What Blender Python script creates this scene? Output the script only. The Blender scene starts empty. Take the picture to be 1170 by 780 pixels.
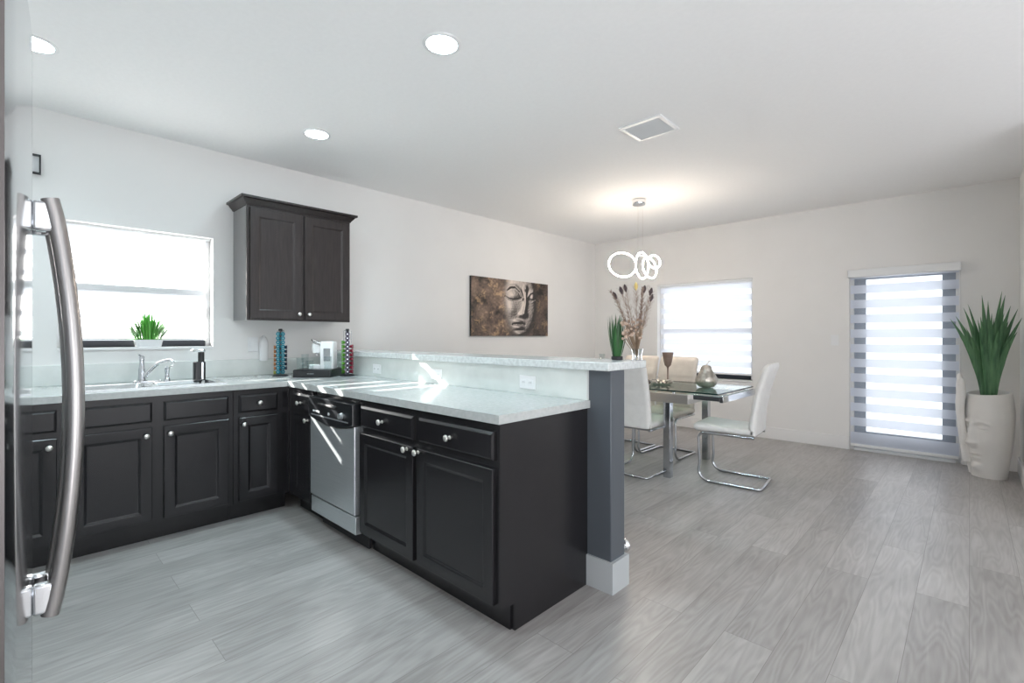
import bpy, math, random
import numpy as np
from mathutils import Vector, Matrix

C = bpy.context.scene.collection
SC = bpy.context.scene
PI = math.pi
R_ = math.radians

# ------------------------------------------------------------------ camera, sky, sun, exposure
cam_d = bpy.data.cameras.new('camera')
cam_d.lens = 16.77
cam_d.sensor_width = 36.0
cam_d.shift_y = -5.8 / 1170
cam_d.clip_start = 0.02
cam = bpy.data.objects.new('camera', cam_d)
C.objects.link(cam)
cam.location = (0, 0, 1.2303)
cam.rotation_euler = (R_(90), 0, R_(43.8))
SC.camera = cam

SKY_COL, SKY_STR = (0.90, 0.95, 1.0), 1.75
SUN_STR = 30.0
CAN_STR = 62.0
CAN_W = 5.0
CAN_COL = (0.72, 0.925, 1.0)
RING_STR = 74.0
RING_COL = (1.0, 0.86, 0.72)

w = bpy.data.worlds.new('sky')
SC.world = w
w.use_nodes = True
bg = w.node_tree.nodes['Background']
bg.inputs[0].default_value = (*SKY_COL, 1)
bg.inputs[1].default_value = SKY_STR

sd = bpy.data.lights.new('sun', 'SUN')
sd.energy = SUN_STR
sd.angle = R_(0.5)
sd.color = (1.0, 0.97, 0.92)
sun = bpy.data.objects.new('sun', sd)
C.objects.link(sun)
sun.rotation_euler = Vector((1.0, 0.65, -0.54)).to_track_quat('-Z', 'Y').to_euler()
sun.location = (-8, -3, 6)

# added unseen area lamps that fill the room from behind and right of the camera
TILT = 68     # aims the added lamps upward to brighten the ceiling
def fill_lamp(name, loc, rot, sx, sy, watts, col=(0.985, 0.965, 1.0)):
    d = bpy.data.lights.new(name, 'AREA')
    d.shape = 'RECTANGLE'; d.size = sx; d.size_y = sy; d.energy = watts; d.color = col
    o = bpy.data.objects.new(name, d); C.objects.link(o); o.location = loc; o.rotation_euler = rot
fill_lamp('fill_back', (1.55, -3.20, 0.7), (R_(90 + TILT), 0, 0), 2.7, 1.7, 6)
fill_lamp('fill_east', (3.20, -1.2, 0.7), (R_(90 + TILT), 0, R_(90)), 2.8, 1.7, 132)
fill_lamp('fill_east_far', (3.20, 2.4, 0.7), (R_(90 + TILT), 0, R_(90)), 3.0, 1.7, 28)

vs = SC.view_settings
vs.view_transform = 'Standard'
vs.look = 'None'
vs.gamma = 1.0
vs.use_curve_mapping = False
vs.exposure = 0.15
SC.cycles.max_bounces = 10
SC.cycles.diffuse_bounces = 6
SC.cycles.transparent_max_bounces = 16
SC.cycles.caustics_reflective = False
SC.cycles.caustics_refractive = False

# ------------------------------------------------------------------ materials
def mat(name, col, rough=0.5, metal=0.0, spec=0.5, emit=None, estr=0.0, coat=0.0):
    m = bpy.data.materials.new(name)
    m.use_nodes = True
    b = m.node_tree.nodes['Principled BSDF']
    b.inputs['Base Color'].default_value = (*col, 1)
    b.inputs['Roughness'].default_value = rough
    b.inputs['Metallic'].default_value = metal
    b.inputs['Specular IOR Level'].default_value = spec
    b.inputs['Coat Weight'].default_value = coat
    if emit:
        b.inputs['Emission Color'].default_value = (*emit, 1)
        b.inputs['Emission Strength'].default_value = estr
    return m

def nd(m, t, **kw):
    n = m.node_tree.nodes.new(t)
    for k, v in kw.items():
        setattr(n, k, v)
    return n

def lk(m, a, b):
    m.node_tree.links.new(a, b)

def noisy(name, c1, c2, scale=(1, 1, 1), nscale=5.0, detail=4.0, rough=0.5, metal=0.0, bump=0.0, lo=0.3, hi=0.7, spec=0.5, coat=0.0):
    """two-tone noise mottle in object space"""
    m = mat(name, c1, rough, metal, spec, coat=coat)
    b = m.node_tree.nodes['Principled BSDF']
    tc = nd(m, 'ShaderNodeTexCoord')
    mp = nd(m, 'ShaderNodeMapping')
    mp.inputs['Scale'].default_value = scale
    lk(m, tc.outputs['Object'], mp.inputs[0])
    n = nd(m, 'ShaderNodeTexNoise')
    n.inputs['Scale'].default_value = nscale
    n.inputs['Detail'].default_value = detail
    lk(m, mp.outputs[0], n.inputs['Vector'])
    r = nd(m, 'ShaderNodeValToRGB')
    r.color_ramp.elements[0].position = lo
    r.color_ramp.elements[1].position = hi
    r.color_ramp.elements[0].color = (*c1, 1)
    r.color_ramp.elements[1].color = (*c2, 1)
    lk(m, n.outputs['Fac'], r.inputs[0])
    lk(m, r.outputs[0], b.inputs['Base Color'])
    if bump:
        bp = nd(m, 'ShaderNodeBump')
        bp.inputs['Strength'].default_value = bump
        bp.inputs['Distance'].default_value = 0.01
        lk(m, n.outputs['Fac'], bp.inputs['Height'])
        lk(m, bp.outputs[0], b.inputs['Normal'])
    return m

def see_through(name, tint=(1, 1, 1), gloss=0.08, rough=0.0, fres=True):
    """clear pane: lets light and sun pass, with a sheen"""
    m = bpy.data.materials.new(name)
    m.use_nodes = True
    nt = m.node_tree
    nt.nodes.clear()
    o = nd(m, 'ShaderNodeOutputMaterial')
    t = nd(m, 'ShaderNodeBsdfTransparent')
    t.inputs[0].default_value = (*tint, 1)
    g = nd(m, 'ShaderNodeBsdfGlossy')
    g.inputs['Roughness'].default_value = rough
    mx = nd(m, 'ShaderNodeMixShader')
    if fres:
        f = nd(m, 'ShaderNodeFresnel')
        f.inputs['IOR'].default_value = 1.5
        ge = nd(m, 'ShaderNodeNewGeometry')
        iv = nd(m, 'ShaderNodeMath', operation='SUBTRACT')
        iv.inputs[0].default_value = 1.0
        lk(m, ge.outputs['Backfacing'], iv.inputs[1])
        ml = nd(m, 'ShaderNodeMath', operation='MULTIPLY')
        lk(m, f.outputs[0], ml.inputs[0])
        lk(m, iv.outputs[0], ml.inputs[1])
        lk(m, ml.outputs[0], mx.inputs[0])
    else:
        mx.inputs[0].default_value = gloss
    lk(m, t.outputs[0], mx.inputs[1])
    lk(m, g.outputs[0], mx.inputs[2])
    lk(m, mx.outputs[0], o.inputs[0])
    return m

def fabric(name, col, trans, clear, tint=(1, 1, 1)):
    """blind cloth: part clear, the rest diffuse + translucent"""
    m = bpy.data.materials.new(name)
    m.use_nodes = True
    m.node_tree.nodes.clear()
    o = nd(m, 'ShaderNodeOutputMaterial')
    d = nd(m, 'ShaderNodeBsdfDiffuse')
    d.inputs[0].default_value = (*col, 1)
    t = nd(m, 'ShaderNodeBsdfTranslucent')
    t.inputs[0].default_value = (*col, 1)
    m1 = nd(m, 'ShaderNodeMixShader')
    m1.inputs[0].default_value = trans
    lk(m, d.outputs[0], m1.inputs[1])
    lk(m, t.outputs[0], m1.inputs[2])
    tr = nd(m, 'ShaderNodeBsdfTransparent')
    tr.inputs[0].default_value = (*tint, 1)
    m2 = nd(m, 'ShaderNodeMixShader')
    m2.inputs[0].default_value = clear
    lk(m, m1.outputs[0], m2.inputs[1])
    lk(m, tr.outputs[0], m2.inputs[2])
    lk(m, m2.outputs[0], o.inputs[0])
    return m

def floor_material():
    m = mat('pale_oak_planks', (0.4, 0.4, 0.4), 0.34)
    b = m.node_tree.nodes['Principled BSDF']
    tc = nd(m, 'ShaderNodeTexCoord')
    mp = nd(m, 'ShaderNodeMapping')
    mp.inputs['Rotation'].default_value = (0, 0, R_(90))
    lk(m, tc.outputs['Object'], mp.inputs[0])
    br = nd(m, 'ShaderNodeTexBrick')
    br.offset = 0.37
    br.inputs['Scale'].default_value = 1.0
    br.inputs['Brick Width'].default_value = 1.5
    br.inputs['Row Height'].default_value = 0.185
    br.inputs['Mortar Size'].default_value = 0.0012
    br.inputs['Mortar Smooth'].default_value = 0.2
    br.inputs['Bias'].default_value = 0.0
    br.inputs['Color1'].default_value = (0, 0, 0, 1)
    br.inputs['Color2'].default_value = (1, 1, 1, 1)
    br.inputs['Mortar'].default_value = (0.5, 0.5, 0.5, 1)
    lk(m, mp.outputs[0], br.inputs['Vector'])
    # per-plank offset so grain differs from plank to plank
    addv = nd(m, 'ShaderNodeVectorMath', operation='MULTIPLY_ADD')
    addv.inputs[1].default_value = (7.3, 5.1, 3.7)
    lk(m, br.outputs['Color'], addv.inputs[0])
    lk(m, mp.outputs[0], addv.inputs[2])
    st = nd(m, 'ShaderNodeMapping')
    st.inputs['Scale'].default_value = (1.3, 16, 1)
    lk(m, addv.outputs[0], st.inputs[0])
    n1 = nd(m, 'ShaderNodeTexNoise')
    n1.inputs['Scale'].default_value = 2.2
    n1.inputs['Detail'].default_value = 7
    n1.inputs['Distortion'].default_value = 0.8
    lk(m, st.outputs[0], n1.inputs['Vector'])
    # cathedral grain rings
    st2 = nd(m, 'ShaderNodeMapping')
    st2.inputs['Scale'].default_value = (0.9, 7.0, 1)
    lk(m, addv.outputs[0], st2.inputs[0])
    n2 = nd(m, 'ShaderNodeTexNoise')
    n2.inputs['Scale'].default_value = 1.1
    n2.inputs['Detail'].default_value = 2
    lk(m, st2.outputs[0], n2.inputs['Vector'])
    mul = nd(m, 'ShaderNodeMath', operation='MULTIPLY')
    mul.inputs[1].default_value = 95.0
    lk(m, n2.outputs['Fac'], mul.inputs[0])
    sn = nd(m, 'ShaderNodeMath', operation='SINE')
    lk(m, mul.outputs[0], sn.inputs[0])
    # large soft cloudiness
    n3 = nd(m, 'ShaderNodeTexNoise')
    n3.inputs['Scale'].default_value = 1.6
    n3.inputs['Detail'].default_value = 3
    lk(m, addv.outputs[0], n3.inputs['Vector'])
    # combine
    a = nd(m, 'ShaderNodeMath', operation='MULTIPLY_ADD')
    a.inputs[1].default_value = 0.55
    lk(m, n1.outputs['Fac'], a.inputs[0])
    g = nd(m, 'ShaderNodeMath', operation='MULTIPLY')
    g.inputs[1].default_value = 0.06
    lk(m, sn.outputs[0], g.inputs[0])
    lk(m, g.outputs[0], a.inputs[2])
    a2 = nd(m, 'ShaderNodeMath', operation='MULTIPLY_ADD')
    a2.inputs[1].default_value = 0.20
    lk(m, br.outputs['Color'], a2.inputs[0])
    lk(m, a.outputs[0], a2.inputs[2])
    a3 = nd(m, 'ShaderNodeMath', operation='MULTIPLY_ADD')
    a3.inputs[1].default_value = 0.55
    lk(m, n3.outputs['Fac'], a3.inputs[0])
    lk(m, a2.outputs[0], a3.inputs[2])
    r = nd(m, 'ShaderNodeValToRGB')
    e = r.color_ramp.elements
    e[0].position, e[0].color = 0.30, (0.225, 0.21, 0.20, 1)
    e[1].position, e[1].color = 0.98, (0.475, 0.458, 0.445, 1)
    lk(m, a3.outputs[0], r.inputs[0])
    mx = nd(m, 'ShaderNodeMix', data_type='RGBA')
    mx.inputs['B'].default_value = (0.17, 0.155, 0.145, 1)
    mf = nd(m, 'ShaderNodeMath', operation='MULTIPLY')
    mf.inputs[1].default_value = 0.75
    lk(m, br.outputs['Fac'], mf.inputs[0])
    lk(m, mf.outputs[0], mx.inputs['Factor'])
    lk(m, r.outputs[0], mx.inputs['A'])
    lk(m, mx.outputs['Result'], b.inputs['Base Color'])
    bp = nd(m, 'ShaderNodeBump')
    bp.inputs['Strength'].default_value = 0.12
    bp.inputs['Distance'].default_value = 0.004
    lk(m, a.outputs[0], bp.inputs['Height'])
    lk(m, bp.outputs[0], b.inputs['Normal'])
    return m

M = {}
M['wall'] = noisy('wall_paint', (0.78, 0.775, 0.765), (0.80, 0.795, 0.785), nscale=3, rough=0.75, spec=0.3)
M['ceiling'] = noisy('ceiling_paint', (0.92, 0.92, 0.92), (0.94, 0.94, 0.94), nscale=40, rough=0.85, bump=0.08, spec=0.2)
M['trim'] = mat('white_trim', (0.80, 0.80, 0.80), 0.4)
M['floor'] = floor_material()
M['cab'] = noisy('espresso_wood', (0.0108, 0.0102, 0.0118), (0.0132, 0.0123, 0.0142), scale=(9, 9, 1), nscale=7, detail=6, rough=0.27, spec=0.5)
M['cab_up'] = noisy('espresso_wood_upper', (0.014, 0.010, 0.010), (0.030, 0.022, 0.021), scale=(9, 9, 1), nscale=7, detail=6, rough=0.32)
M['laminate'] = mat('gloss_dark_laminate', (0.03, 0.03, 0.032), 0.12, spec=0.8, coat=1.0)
M['quartz'] = noisy('pale_quartz', (0.43, 0.455, 0.45), (0.51, 0.53, 0.525), nscale=55, detail=6, rough=0.14)
M['panel_quartz'] = noisy('pale_quartz_panel', (0.64, 0.675, 0.655), (0.72, 0.75, 0.73), nscale=9, detail=6, rough=0.2)
M['granite'] = noisy('speckled_quartz', (0.54, 0.565, 0.565), (0.64, 0.67, 0.67), nscale=60, detail=5, rough=0.16, lo=0.38, hi=0.6)
M['grey'] = mat('slate_grey_paint', (0.085, 0.097, 0.112), 0.32)
M['chrome'] = mat('chrome', (0.80, 0.81, 0.83), 0.10, 1.0)
M['apron'] = mat('brushed_apron', (0.50, 0.47, 0.44), 0.38, 0.8)
M['chrome_dk'] = mat('chrome_tube', (0.55, 0.57, 0.60), 0.12, 1.0)
M['nickel'] = mat('satin_nickel', (0.72, 0.70, 0.67), 0.28, 1.0)
M['steel'] = noisy('brushed_steel', (0.56, 0.59, 0.61), (0.64, 0.67, 0.69), scale=(1, 1, 90), nscale=4, rough=0.33, metal=0.72)
M['steel_fr'] = mat('fridge_steel', (0.60, 0.62, 0.64), 0.09, 1.0)
M['handle'] = noisy('handle_steel', (0.36, 0.345, 0.34), (0.44, 0.42, 0.41), scale=(60, 60, 1), nscale=4, rough=0.30, metal=1.0)
M['edge'] = mat('door_edge', (0.085, 0.075, 0.075), 0.35, 0.3)
M['trim_half'] = mat('pale_grey_trim', (0.46, 0.485, 0.50), 0.4)
M['sink'] = mat('sink_steel', (0.62, 0.64, 0.65), 0.22, 1.0)
M['leaf_backlit'] = mat('backlit_white_door', (0.27, 0.31, 0.37), 0.5)  # white leaf, its backlit shade put into a grey colour
M['black'] = mat('black_plastic', (0.012, 0.013, 0.015), 0.28)
M['soft_black'] = mat('matte_black', (0.02, 0.02, 0.022), 0.55)
M['white_pl'] = mat('white_plastic', (0.80, 0.81, 0.82), 0.35)
M['leather'] = noisy('white_leather', (0.74, 0.73, 0.71), (0.79, 0.78, 0.76), nscale=18, rough=0.38, bump=0.05)
M['leather_shaded'] = noisy('white_leather_shaded', (0.66, 0.60, 0.53), (0.71, 0.65, 0.58), nscale=18, rough=0.40, bump=0.05)  # same white leather, shade and warm lamp tint put into the colour
M['pane'] = see_through('window_pane')
M['glass_top'] = see_through('table_glass', (0.80, 0.93, 0.90))
M['glass_edge'] = mat('glass_edge', (0.012, 0.04, 0.035), 0.08)
M['glass'] = see_through('clear_glass', (0.93, 0.95, 0.95))
M['dense'] = fabric('blind_cloth_dense', (0.80, 0.84, 0.93), 0.42, 0.17, (0.86, 0.91, 1.0))
M['dense_d'] = fabric('dining_blind_dense', (0.84, 0.87, 0.94), 0.42, 0.20, (0.88, 0.92, 1.0))
M['sheer'] = fabric('blind_cloth_sheer', (0.75, 0.77, 0.80), 0.6, 0.85)
M['dense_k'] = fabric('shade_cloth_dense', (0.97, 0.97, 0.98), 0.93, 0.0)
M['rail_shaded'] = mat('shaded_rail', (0.03, 0.035, 0.045), 0.4)  # shade on the bottom sash rail put into its colour
M['leaf'] = noisy('blade_green', (0.022, 0.085, 0.035), (0.105, 0.24, 0.105), scale=(22, 22, 1.6), nscale=2, rough=0.42)
M['leaf_dk'] = noisy('grass_green', (0.012, 0.055, 0.015), (0.03, 0.13, 0.03), scale=(8, 8, 2), nscale=4, rough=0.45)
M['leaf_br'] = noisy('bright_grass', (0.07, 0.30, 0.04), (0.16, 0.48, 0.09), scale=(8, 8, 2), nscale=4, rough=0.5)
M['pot'] = noisy('white_stoneware', (0.76, 0.745, 0.72), (0.80, 0.785, 0.76), nscale=6, rough=0.45)
M['pebble'] = noisy('grey_pebbles', (0.10, 0.10, 0.10), (0.42, 0.41, 0.40), nscale=30, rough=0.6, bump=0.3)
M['stem'] = noisy('dry_stem', (0.22, 0.15, 0.10), (0.36, 0.27, 0.19), nscale=20, rough=0.8)
M['feather'] = noisy('feather_barbs', (0.17, 0.12, 0.10), (0.30, 0.22, 0.18), nscale=25, rough=0.8)
M['eye'] = mat('feather_eye', (0.035, 0.018, 0.022), 0.5)
M['eye_gold'] = mat('feather_gold', (0.62, 0.47, 0.16), 0.5)
M['dried'] = noisy('dried_flower', (0.33, 0.22, 0.17), (0.62, 0.48, 0.38), nscale=40, rough=0.9)
M['silver'] = noisy('hammered_silver', (0.42, 0.39, 0.34), (0.66, 0.62, 0.56), nscale=40, rough=0.3, metal=0.9, bump=0.5)
M['mauve'] = noisy('smoky_mauve', (0.30, 0.20, 0.16), (0.42, 0.31, 0.26), nscale=10, rough=0.25, metal=0.4)
M['lens'] = mat('lit_lens', (1, 1, 1), 0.5, emit=CAN_COL, estr=CAN_STR)
M['ring'] = mat('lit_ring', (1, 1, 1), 0.5, emit=RING_COL, estr=RING_STR)
M['slat'] = mat('vent_grey', (0.72, 0.73, 0.74), 0.5)
M['dark_gap'] = mat('vent_duct', (0.06, 0.06, 0.065), 0.8)
for n_, c_ in dict(teal=(0.015, 0.20, 0.27), orange=(0.42, 0.16, 0.06), plum=(0.035, 0.03, 0.05), lime=(0.14, 0.46, 0.05), red=(0.38, 0.04, 0.07), olive=(0.34, 0.33, 0.07), brown=(0.12, 0.07, 0.05)).items():
    M['pod_' + n_] = mat('capsule_' + n_, c_, 0.28, 0.55)
M['foil'] = mat('capsule_foil', (0.42, 0.45, 0.47), 0.3, 0.8)

# ------------------------------------------------------------------ mesh helpers
class MB:
    def __init__(self):
        self.v, self.f, self.mi, self.cur = [], [], [], 0
    def add(self, vs, fs):
        n = len(self.v)
        self.v += [tuple(p) for p in vs]
        self.f += [tuple(i + n for i in f) for f in fs]
        self.mi += [self.cur] * len(fs)
        return self
    def box(self, x0, x1, y0, y1, z0, z1):
        x0, x1 = min(x0, x1), max(x0, x1); y0, y1 = min(y0, y1), max(y0, y1); z0, z1 = min(z0, z1), max(z0, z1)
        v = [(x, y, z) for z in (z0, z1) for y in (y0, y1) for x in (x0, x1)]
        return self.add(v, [(0, 2, 3, 1), (4, 5, 7, 6), (0, 1, 5, 4), (1, 3, 7, 5), (3, 2, 6, 7), (2, 0, 4, 6)])
    def obox(self, O, U, V, N, w, h, t):
        O, U, V, N = map(Vector, (O, U, V, N))
        p = [O + U * a * w + V * b * h + N * c * t for c in (0, 1) for b in (0, 1) for a in (0, 1)]
        fs = [(0, 2, 3, 1), (4, 5, 7, 6), (0, 1, 5, 4), (1, 3, 7, 5), (3, 2, 6, 7), (2, 0, 4, 6)]
        if U.cross(V).dot(N) < 0:
            fs = [f[::-1] for f in fs]
        return self.add(p, fs)
    def loft(self, rings, cap0=True, cap1=True, closed=True, wrap=False):
        n = len(rings[0]); vs = [p for r in rings for p in r]; fs = []
        m = len(rings)
        for i in range(m if wrap else m - 1):
            a, b = i * n, ((i + 1) % m) * n
            for j in range(n if closed else n - 1):
                k = (j + 1) % n
                fs.append((a + j, a + k, b + k, b + j))
        if not wrap:
            if cap0: fs.append(tuple(range(n))[::-1])
            if cap1: fs.append(tuple((m - 1) * n + j for j in range(n)))
        return self.add(vs, fs)
    def lathe(self, prof, O=(0, 0, 0), ax=(0, 0, 1), seg=24, cap0=True, cap1=True):
        """prof: (radius, height) pairs"""
        O, ax = Vector(O), Vector(ax).normalized()
        a = ax.orthogonal().normalized(); b = ax.cross(a)
        rings = []
        for r, h in prof:
            r = max(r, 1e-4)
            rings.append([O + ax * h + a * r * math.cos(2 * PI * j / seg) + b * r * math.sin(2 * PI * j / seg) for j in range(seg)])
        return self.loft(rings, cap0, cap1)
    def tube(self, pts, r, seg=10, closed=False, rr=None, flat=1.0, up=None):
        pts = [Vector(p) for p in pts]; n = len(pts); rings = []
        prev = None
        for i, p in enumerate(pts):
            if closed: t = pts[(i + 1) % n] - pts[i - 1]
            else: t = pts[min(i + 1, n - 1)] - pts[max(i - 1, 0)]
            t.normalize()
            if up is not None: a = Vector(up) - t * Vector(up).dot(t)
            elif prev is None: a = t.orthogonal()
            else: a = prev - t * prev.dot(t)
            if a.length < 1e-6: a = t.orthogonal()
            a.normalize(); prev = a; b = t.cross(a)
            q = rr[i] if rr else r
            rings.append([p + a * q * math.cos(2 * PI * j / seg) + b * q * flat * math.sin(2 * PI * j / seg) for j in range(seg)])
        return self.loft(rings, wrap=closed)
    def ball(self, c, rx, ry=None, rz=None, seg=16, rings=10):
        ry = rx if ry is None else ry; rz = rx if rz is None else rz
        R = []
        for i in range(rings + 1):
            th = PI * i / rings
            s = max(math.sin(th), 1e-3)
            R.append([(c[0] + rx * s * math.cos(2 * PI * j / seg), c[1] + ry * s * math.sin(2 * PI * j / seg), c[2] - rz * math.cos(th)) for j in range(seg)])
        return self.loft(R)
    def blade(self, base, tip, w, bend=(0, 0, 0), side=None, th=0.15, n=8, tipw=0.05, wpos=0.35, w0=0.6):
        """a tapering leaf with a keel"""
        base, tip, bend = Vector(base), Vector(tip), Vector(bend)
        d = (tip - base).normalized()
        s = Vector(side) if side is not None else d.cross(Vector((0, 0, 1)))
        if s.length < 1e-4: s = Vector((1, 0, 0))
        s = (s - d * s.dot(d)).normalized(); nn = s.cross(d)
        rings = []
        for i in range(n + 1):
            t = i / n
            p = base.lerp(tip, t) + bend * (4 * t * (1 - t)) * 0.5
            ww = w * ((w0 + (1 - w0) * t / wpos) if t < wpos else (tipw + (1 - tipw) * (1 - ((t - wpos) / (1 - wpos)) ** 1.5)))
            rings.append([p - s * ww / 2, p + nn * ww * th, p + s * ww / 2, p - nn * ww * th * 0.6])
        return self.loft(rings)
    def build(self, name, m, parent=None, loc=None, bev=0.0, bseg=2, smooth=True, rotz=0.0, ang=35):
        me = bpy.data.meshes.new(name)
        me.from_pydata(self.v, [], self.f)
        for q in (m if isinstance(m, (list, tuple)) else [m]):
            me.materials.append(q)
        me.polygons.foreach_set('material_index', self.mi)
        if smooth:
            me.polygons.foreach_set('use_smooth', [True] * len(self.f))
            me.set_sharp_from_angle(angle=R_(ang))
        me.update()
        o = bpy.data.objects.new(name, me)
        C.objects.link(o)
        if loc is not None: o.location = loc
        if rotz: o.rotation_euler = (0, 0, rotz)
        if parent is not None: o.parent = parent
        if bev:
            md = o.modifiers.new('edge', 'BEVEL')
            md.width = bev; md.segments = bseg; md.limit_method = 'ANGLE'; md.angle_limit = R_(40)
            md.harden_normals = False
        return o

def thing(name, label, cat, loc=(0, 0, 0), rotz=0.0, group=None):
    o = bpy.data.objects.new(name, None)
    o.empty_display_size = 0.05
    C.objects.link(o)
    o.location = loc; o.rotation_euler = (0, 0, rotz)
    o['label'] = label; o['category'] = cat
    if group: o['group'] = group
    return o

def tag(o, label, cat, group=None):
    o['label'] = label; o['category'] = cat
    if group: o['group'] = group
    return o

def struct(o, label=None, cat=None):
    o['kind'] = 'structure'
    if label: o['label'] = label
    if cat: o['category'] = cat
    return o

def dup(root, loc, rotz, label, group=None):
    r = root.copy(); C.objects.link(r); r.location = loc; r.rotation_euler = (0, 0, rotz); r['label'] = label
    if group: r['group'] = group
    for ch in list(root.children):
        c = ch.copy(); C.objects.link(c); c.parent = r
        for g in list(ch.children):
            d = g.copy(); C.objects.link(d); d.parent = c
    return r

X_, Y_, Z_ = Vector((1, 0, 0)), Vector((0, 1, 0)), Vector((0, 0, 1))

# ------------------------------------------------------------------ the room
XL, YF, H = -4.24, 6.307, 2.674
XR, YR = 0.33, 4.7          # short right-hand wall beside the planter
XE, YB = 3.2, -3.2          # the room goes on behind and to the right of the camera
YK = -0.86                  # kitchen end wall behind the fridge
T = 0.16

struct(MB().box(XL - T, XE + T, YB - T, YF + T, -0.1, 0).build('floor', M['floor']), 'pale grey oak plank floor', 'floor')
struct(MB().box(XL - T, XE + T, YB - T, YF + T, H, H + 0.1).build('ceiling', M['ceiling']), 'smooth white ceiling', 'ceiling')

def wall_with_holes(name, axis, at, thick, a0, a1, holes, label):
    """axis 'x': wall plane x=at running along y; holes = (a0,a1,z0,z1)"""
    mb = MB()
    def bx(p0, p1, z0, z1):
        if p1 - p0 < 1e-4 or z1 - z0 < 1e-4: return
        if axis == 'x': mb.box(at, at + thick, p0, p1, z0, z1)
        else: mb.box(p0, p1, at, at + thick, z0, z1)
    p = a0
    for (h0, h1, z0, z1) in sorted(holes):
        bx(p, h0, 0, H); bx(h0, h1, 0, z0); bx(h0, h1, z1, H); p = h1
    bx(p, a1, 0, H)
    return struct(mb.build(name, M['wall'], smooth=False), label, 'wall')

KW = (0.19, 1.068, 1.155, 1.992)              # kitchen window  y0,y1,z0,z1
DW = (-3.195, -1.936, 0.685, 1.957)           # dining window   x0,x1,z0,z1
PD = (-0.945, -0.060, 0.0, 1.93)              # patio door      x0,x1,z0,z1
wall_with_holes('wall_left', 'x', XL, -T, YK - T, YF + T, [KW], 'long white wall with the kitchen window')
wall_with_holes('wall_far', 'y', YF, T, XL, XR + T, [DW, PD], 'white far wall with a window and a glass door')
struct(MB().box(XR, XR + T, YR, YF, 0, H).build('wall_right', M['wall'], smooth=False), 'short white wall beside the planter', 'wall')
struct(MB().box(XR + T, XE, YR, YR + T, 0, H).build('wall_side', M['wall'], smooth=False), 'white wall beyond the right edge', 'wall')
wall_with_holes('wall_east', 'x', XE, T, YB - T, YR + T, [(-2.6, 0.2, 0.1, 2.3), (0.9, 3.9, 0.1, 2.3)], 'white wall with large openings added to let light in')  # unseen openings here and in the back wall, added to let light in
wall_with_holes('wall_back', 'y', YB, -T, -0.4, XE, [(0.2, 2.9, 0.0, 2.3)], 'white wall behind the camera with an opening added for light')
struct(MB().box(XL, -0.4, YK, YK - T, 0, H).build('wall_kitchen', M['wall'], smooth=False), 'white wall behind the fridge', 'wall')
struct(MB().box(-0.4, -0.4 - T, YB - T, YK - T, 0, H).build('wall_inner', M['wall'], smooth=False), 'white wall at the side of the hall', 'wall')

def base(name, x0, x1, y0, y1, h=0.14):
    mb = MB().box(x0, x1, y0, y1, 0, h)
    return struct(mb.build(name, M['trim'], bev=0.004), 'white baseboard', 'baseboard')
base('baseboard_far', XL + 0.016, PD[0] - 0.005, YF - 0.016, YF)
base('baseboard_corner', PD[1] + 0.005, XR, YF - 0.016, YF)
base('baseboard_right', XR - 0.016, XR, YR, YF - 0.016)
base('baseboard_left', XL, XL + 0.016, 2.115, YF)

# half wall that carries the raised bar
HW = (XL, -1.238, 1.975, 2.10, 1.066)
hw = struct(MB().box(HW[0], HW[1], HW[2], HW[3], 0, HW[4]).build('wall_half', M['grey'], bev=0.004), 'slate grey half wall whose end stands like a post', 'wall')
mb = MB().box(-1.372, HW[1] + 0.016, HW[2] - 0.012, HW[2], 0, 0.15)
mb.box(HW[1], HW[1] + 0.016, HW[2], HW[3] + 0.016, 0, 0.15).box(XL + 0.02, HW[1], HW[3], HW[3] + 0.016, 0, 0.15)
struct(mb.build('baseboard_half', M['trim_half']), 'white baseboard wrapped round the grey half wall end', 'baseboard')

# ------------------------------------------------------------------ windows and the glass door
def window_x(name, x, y0, y1, z0, z1, label):
    """double hung window in the left wall, frame at depth x"""
    t = thing(name, label, 'window', (x, (y0 + y1) / 2, z0)); t['kind'] = 'structure'
    w2, h = (y1 - y0) / 2, z1 - z0
    f = 0.028
    mb = MB().box(-0.05, 0, -w2, -w2 + f, 0, h).box(-0.05, 0, w2 - f, w2, 0, h).box(-0.05, 0, -w2 + f, w2 - f, h - f, h)
    mb.build('frame', M['trim'], t, bev=0.003)
    MB().box(-0.045, -0.004, -w2 + f, w2 - f, 0.0, 0.048).build('bottom_sash_rail', M['rail_shaded'], t, bev=0.003)  # sash rail coloured dark to stand for shade below the blind
    MB().box(-0.045, 0.0175, -w2 + f, w2 - f, 0.385, 0.44).build('meeting_rail', M['white_pl'], t, bev=0.004)
    MB().box(-0.03, -0.026, -w2 + f, w2 - f, 0.05, 0.385).box(-0.04, -0.036, -w2 + f, w2 - f, 0.44, h - f).build('pane', M['pane'], t)
    s = MB().box(-0.004, 0.014, w2 - f - 0.006, w2 - f + 0.004, 0.22, 0.30); s.build('latch', M['nickel'], t, bev=0.002)
    return t
window_x('window_1', XL - 0.105, *KW, 'bright kitchen window above the sink with a mid rail')
struct(MB().box(XL - 0.15, XL + 0.008, KW[0] , KW[1], KW[2] - 0.02, KW[2]).build('window_sill', M['trim'], bev=0.003), 'white sill of the kitchen window', 'window sill')

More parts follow.
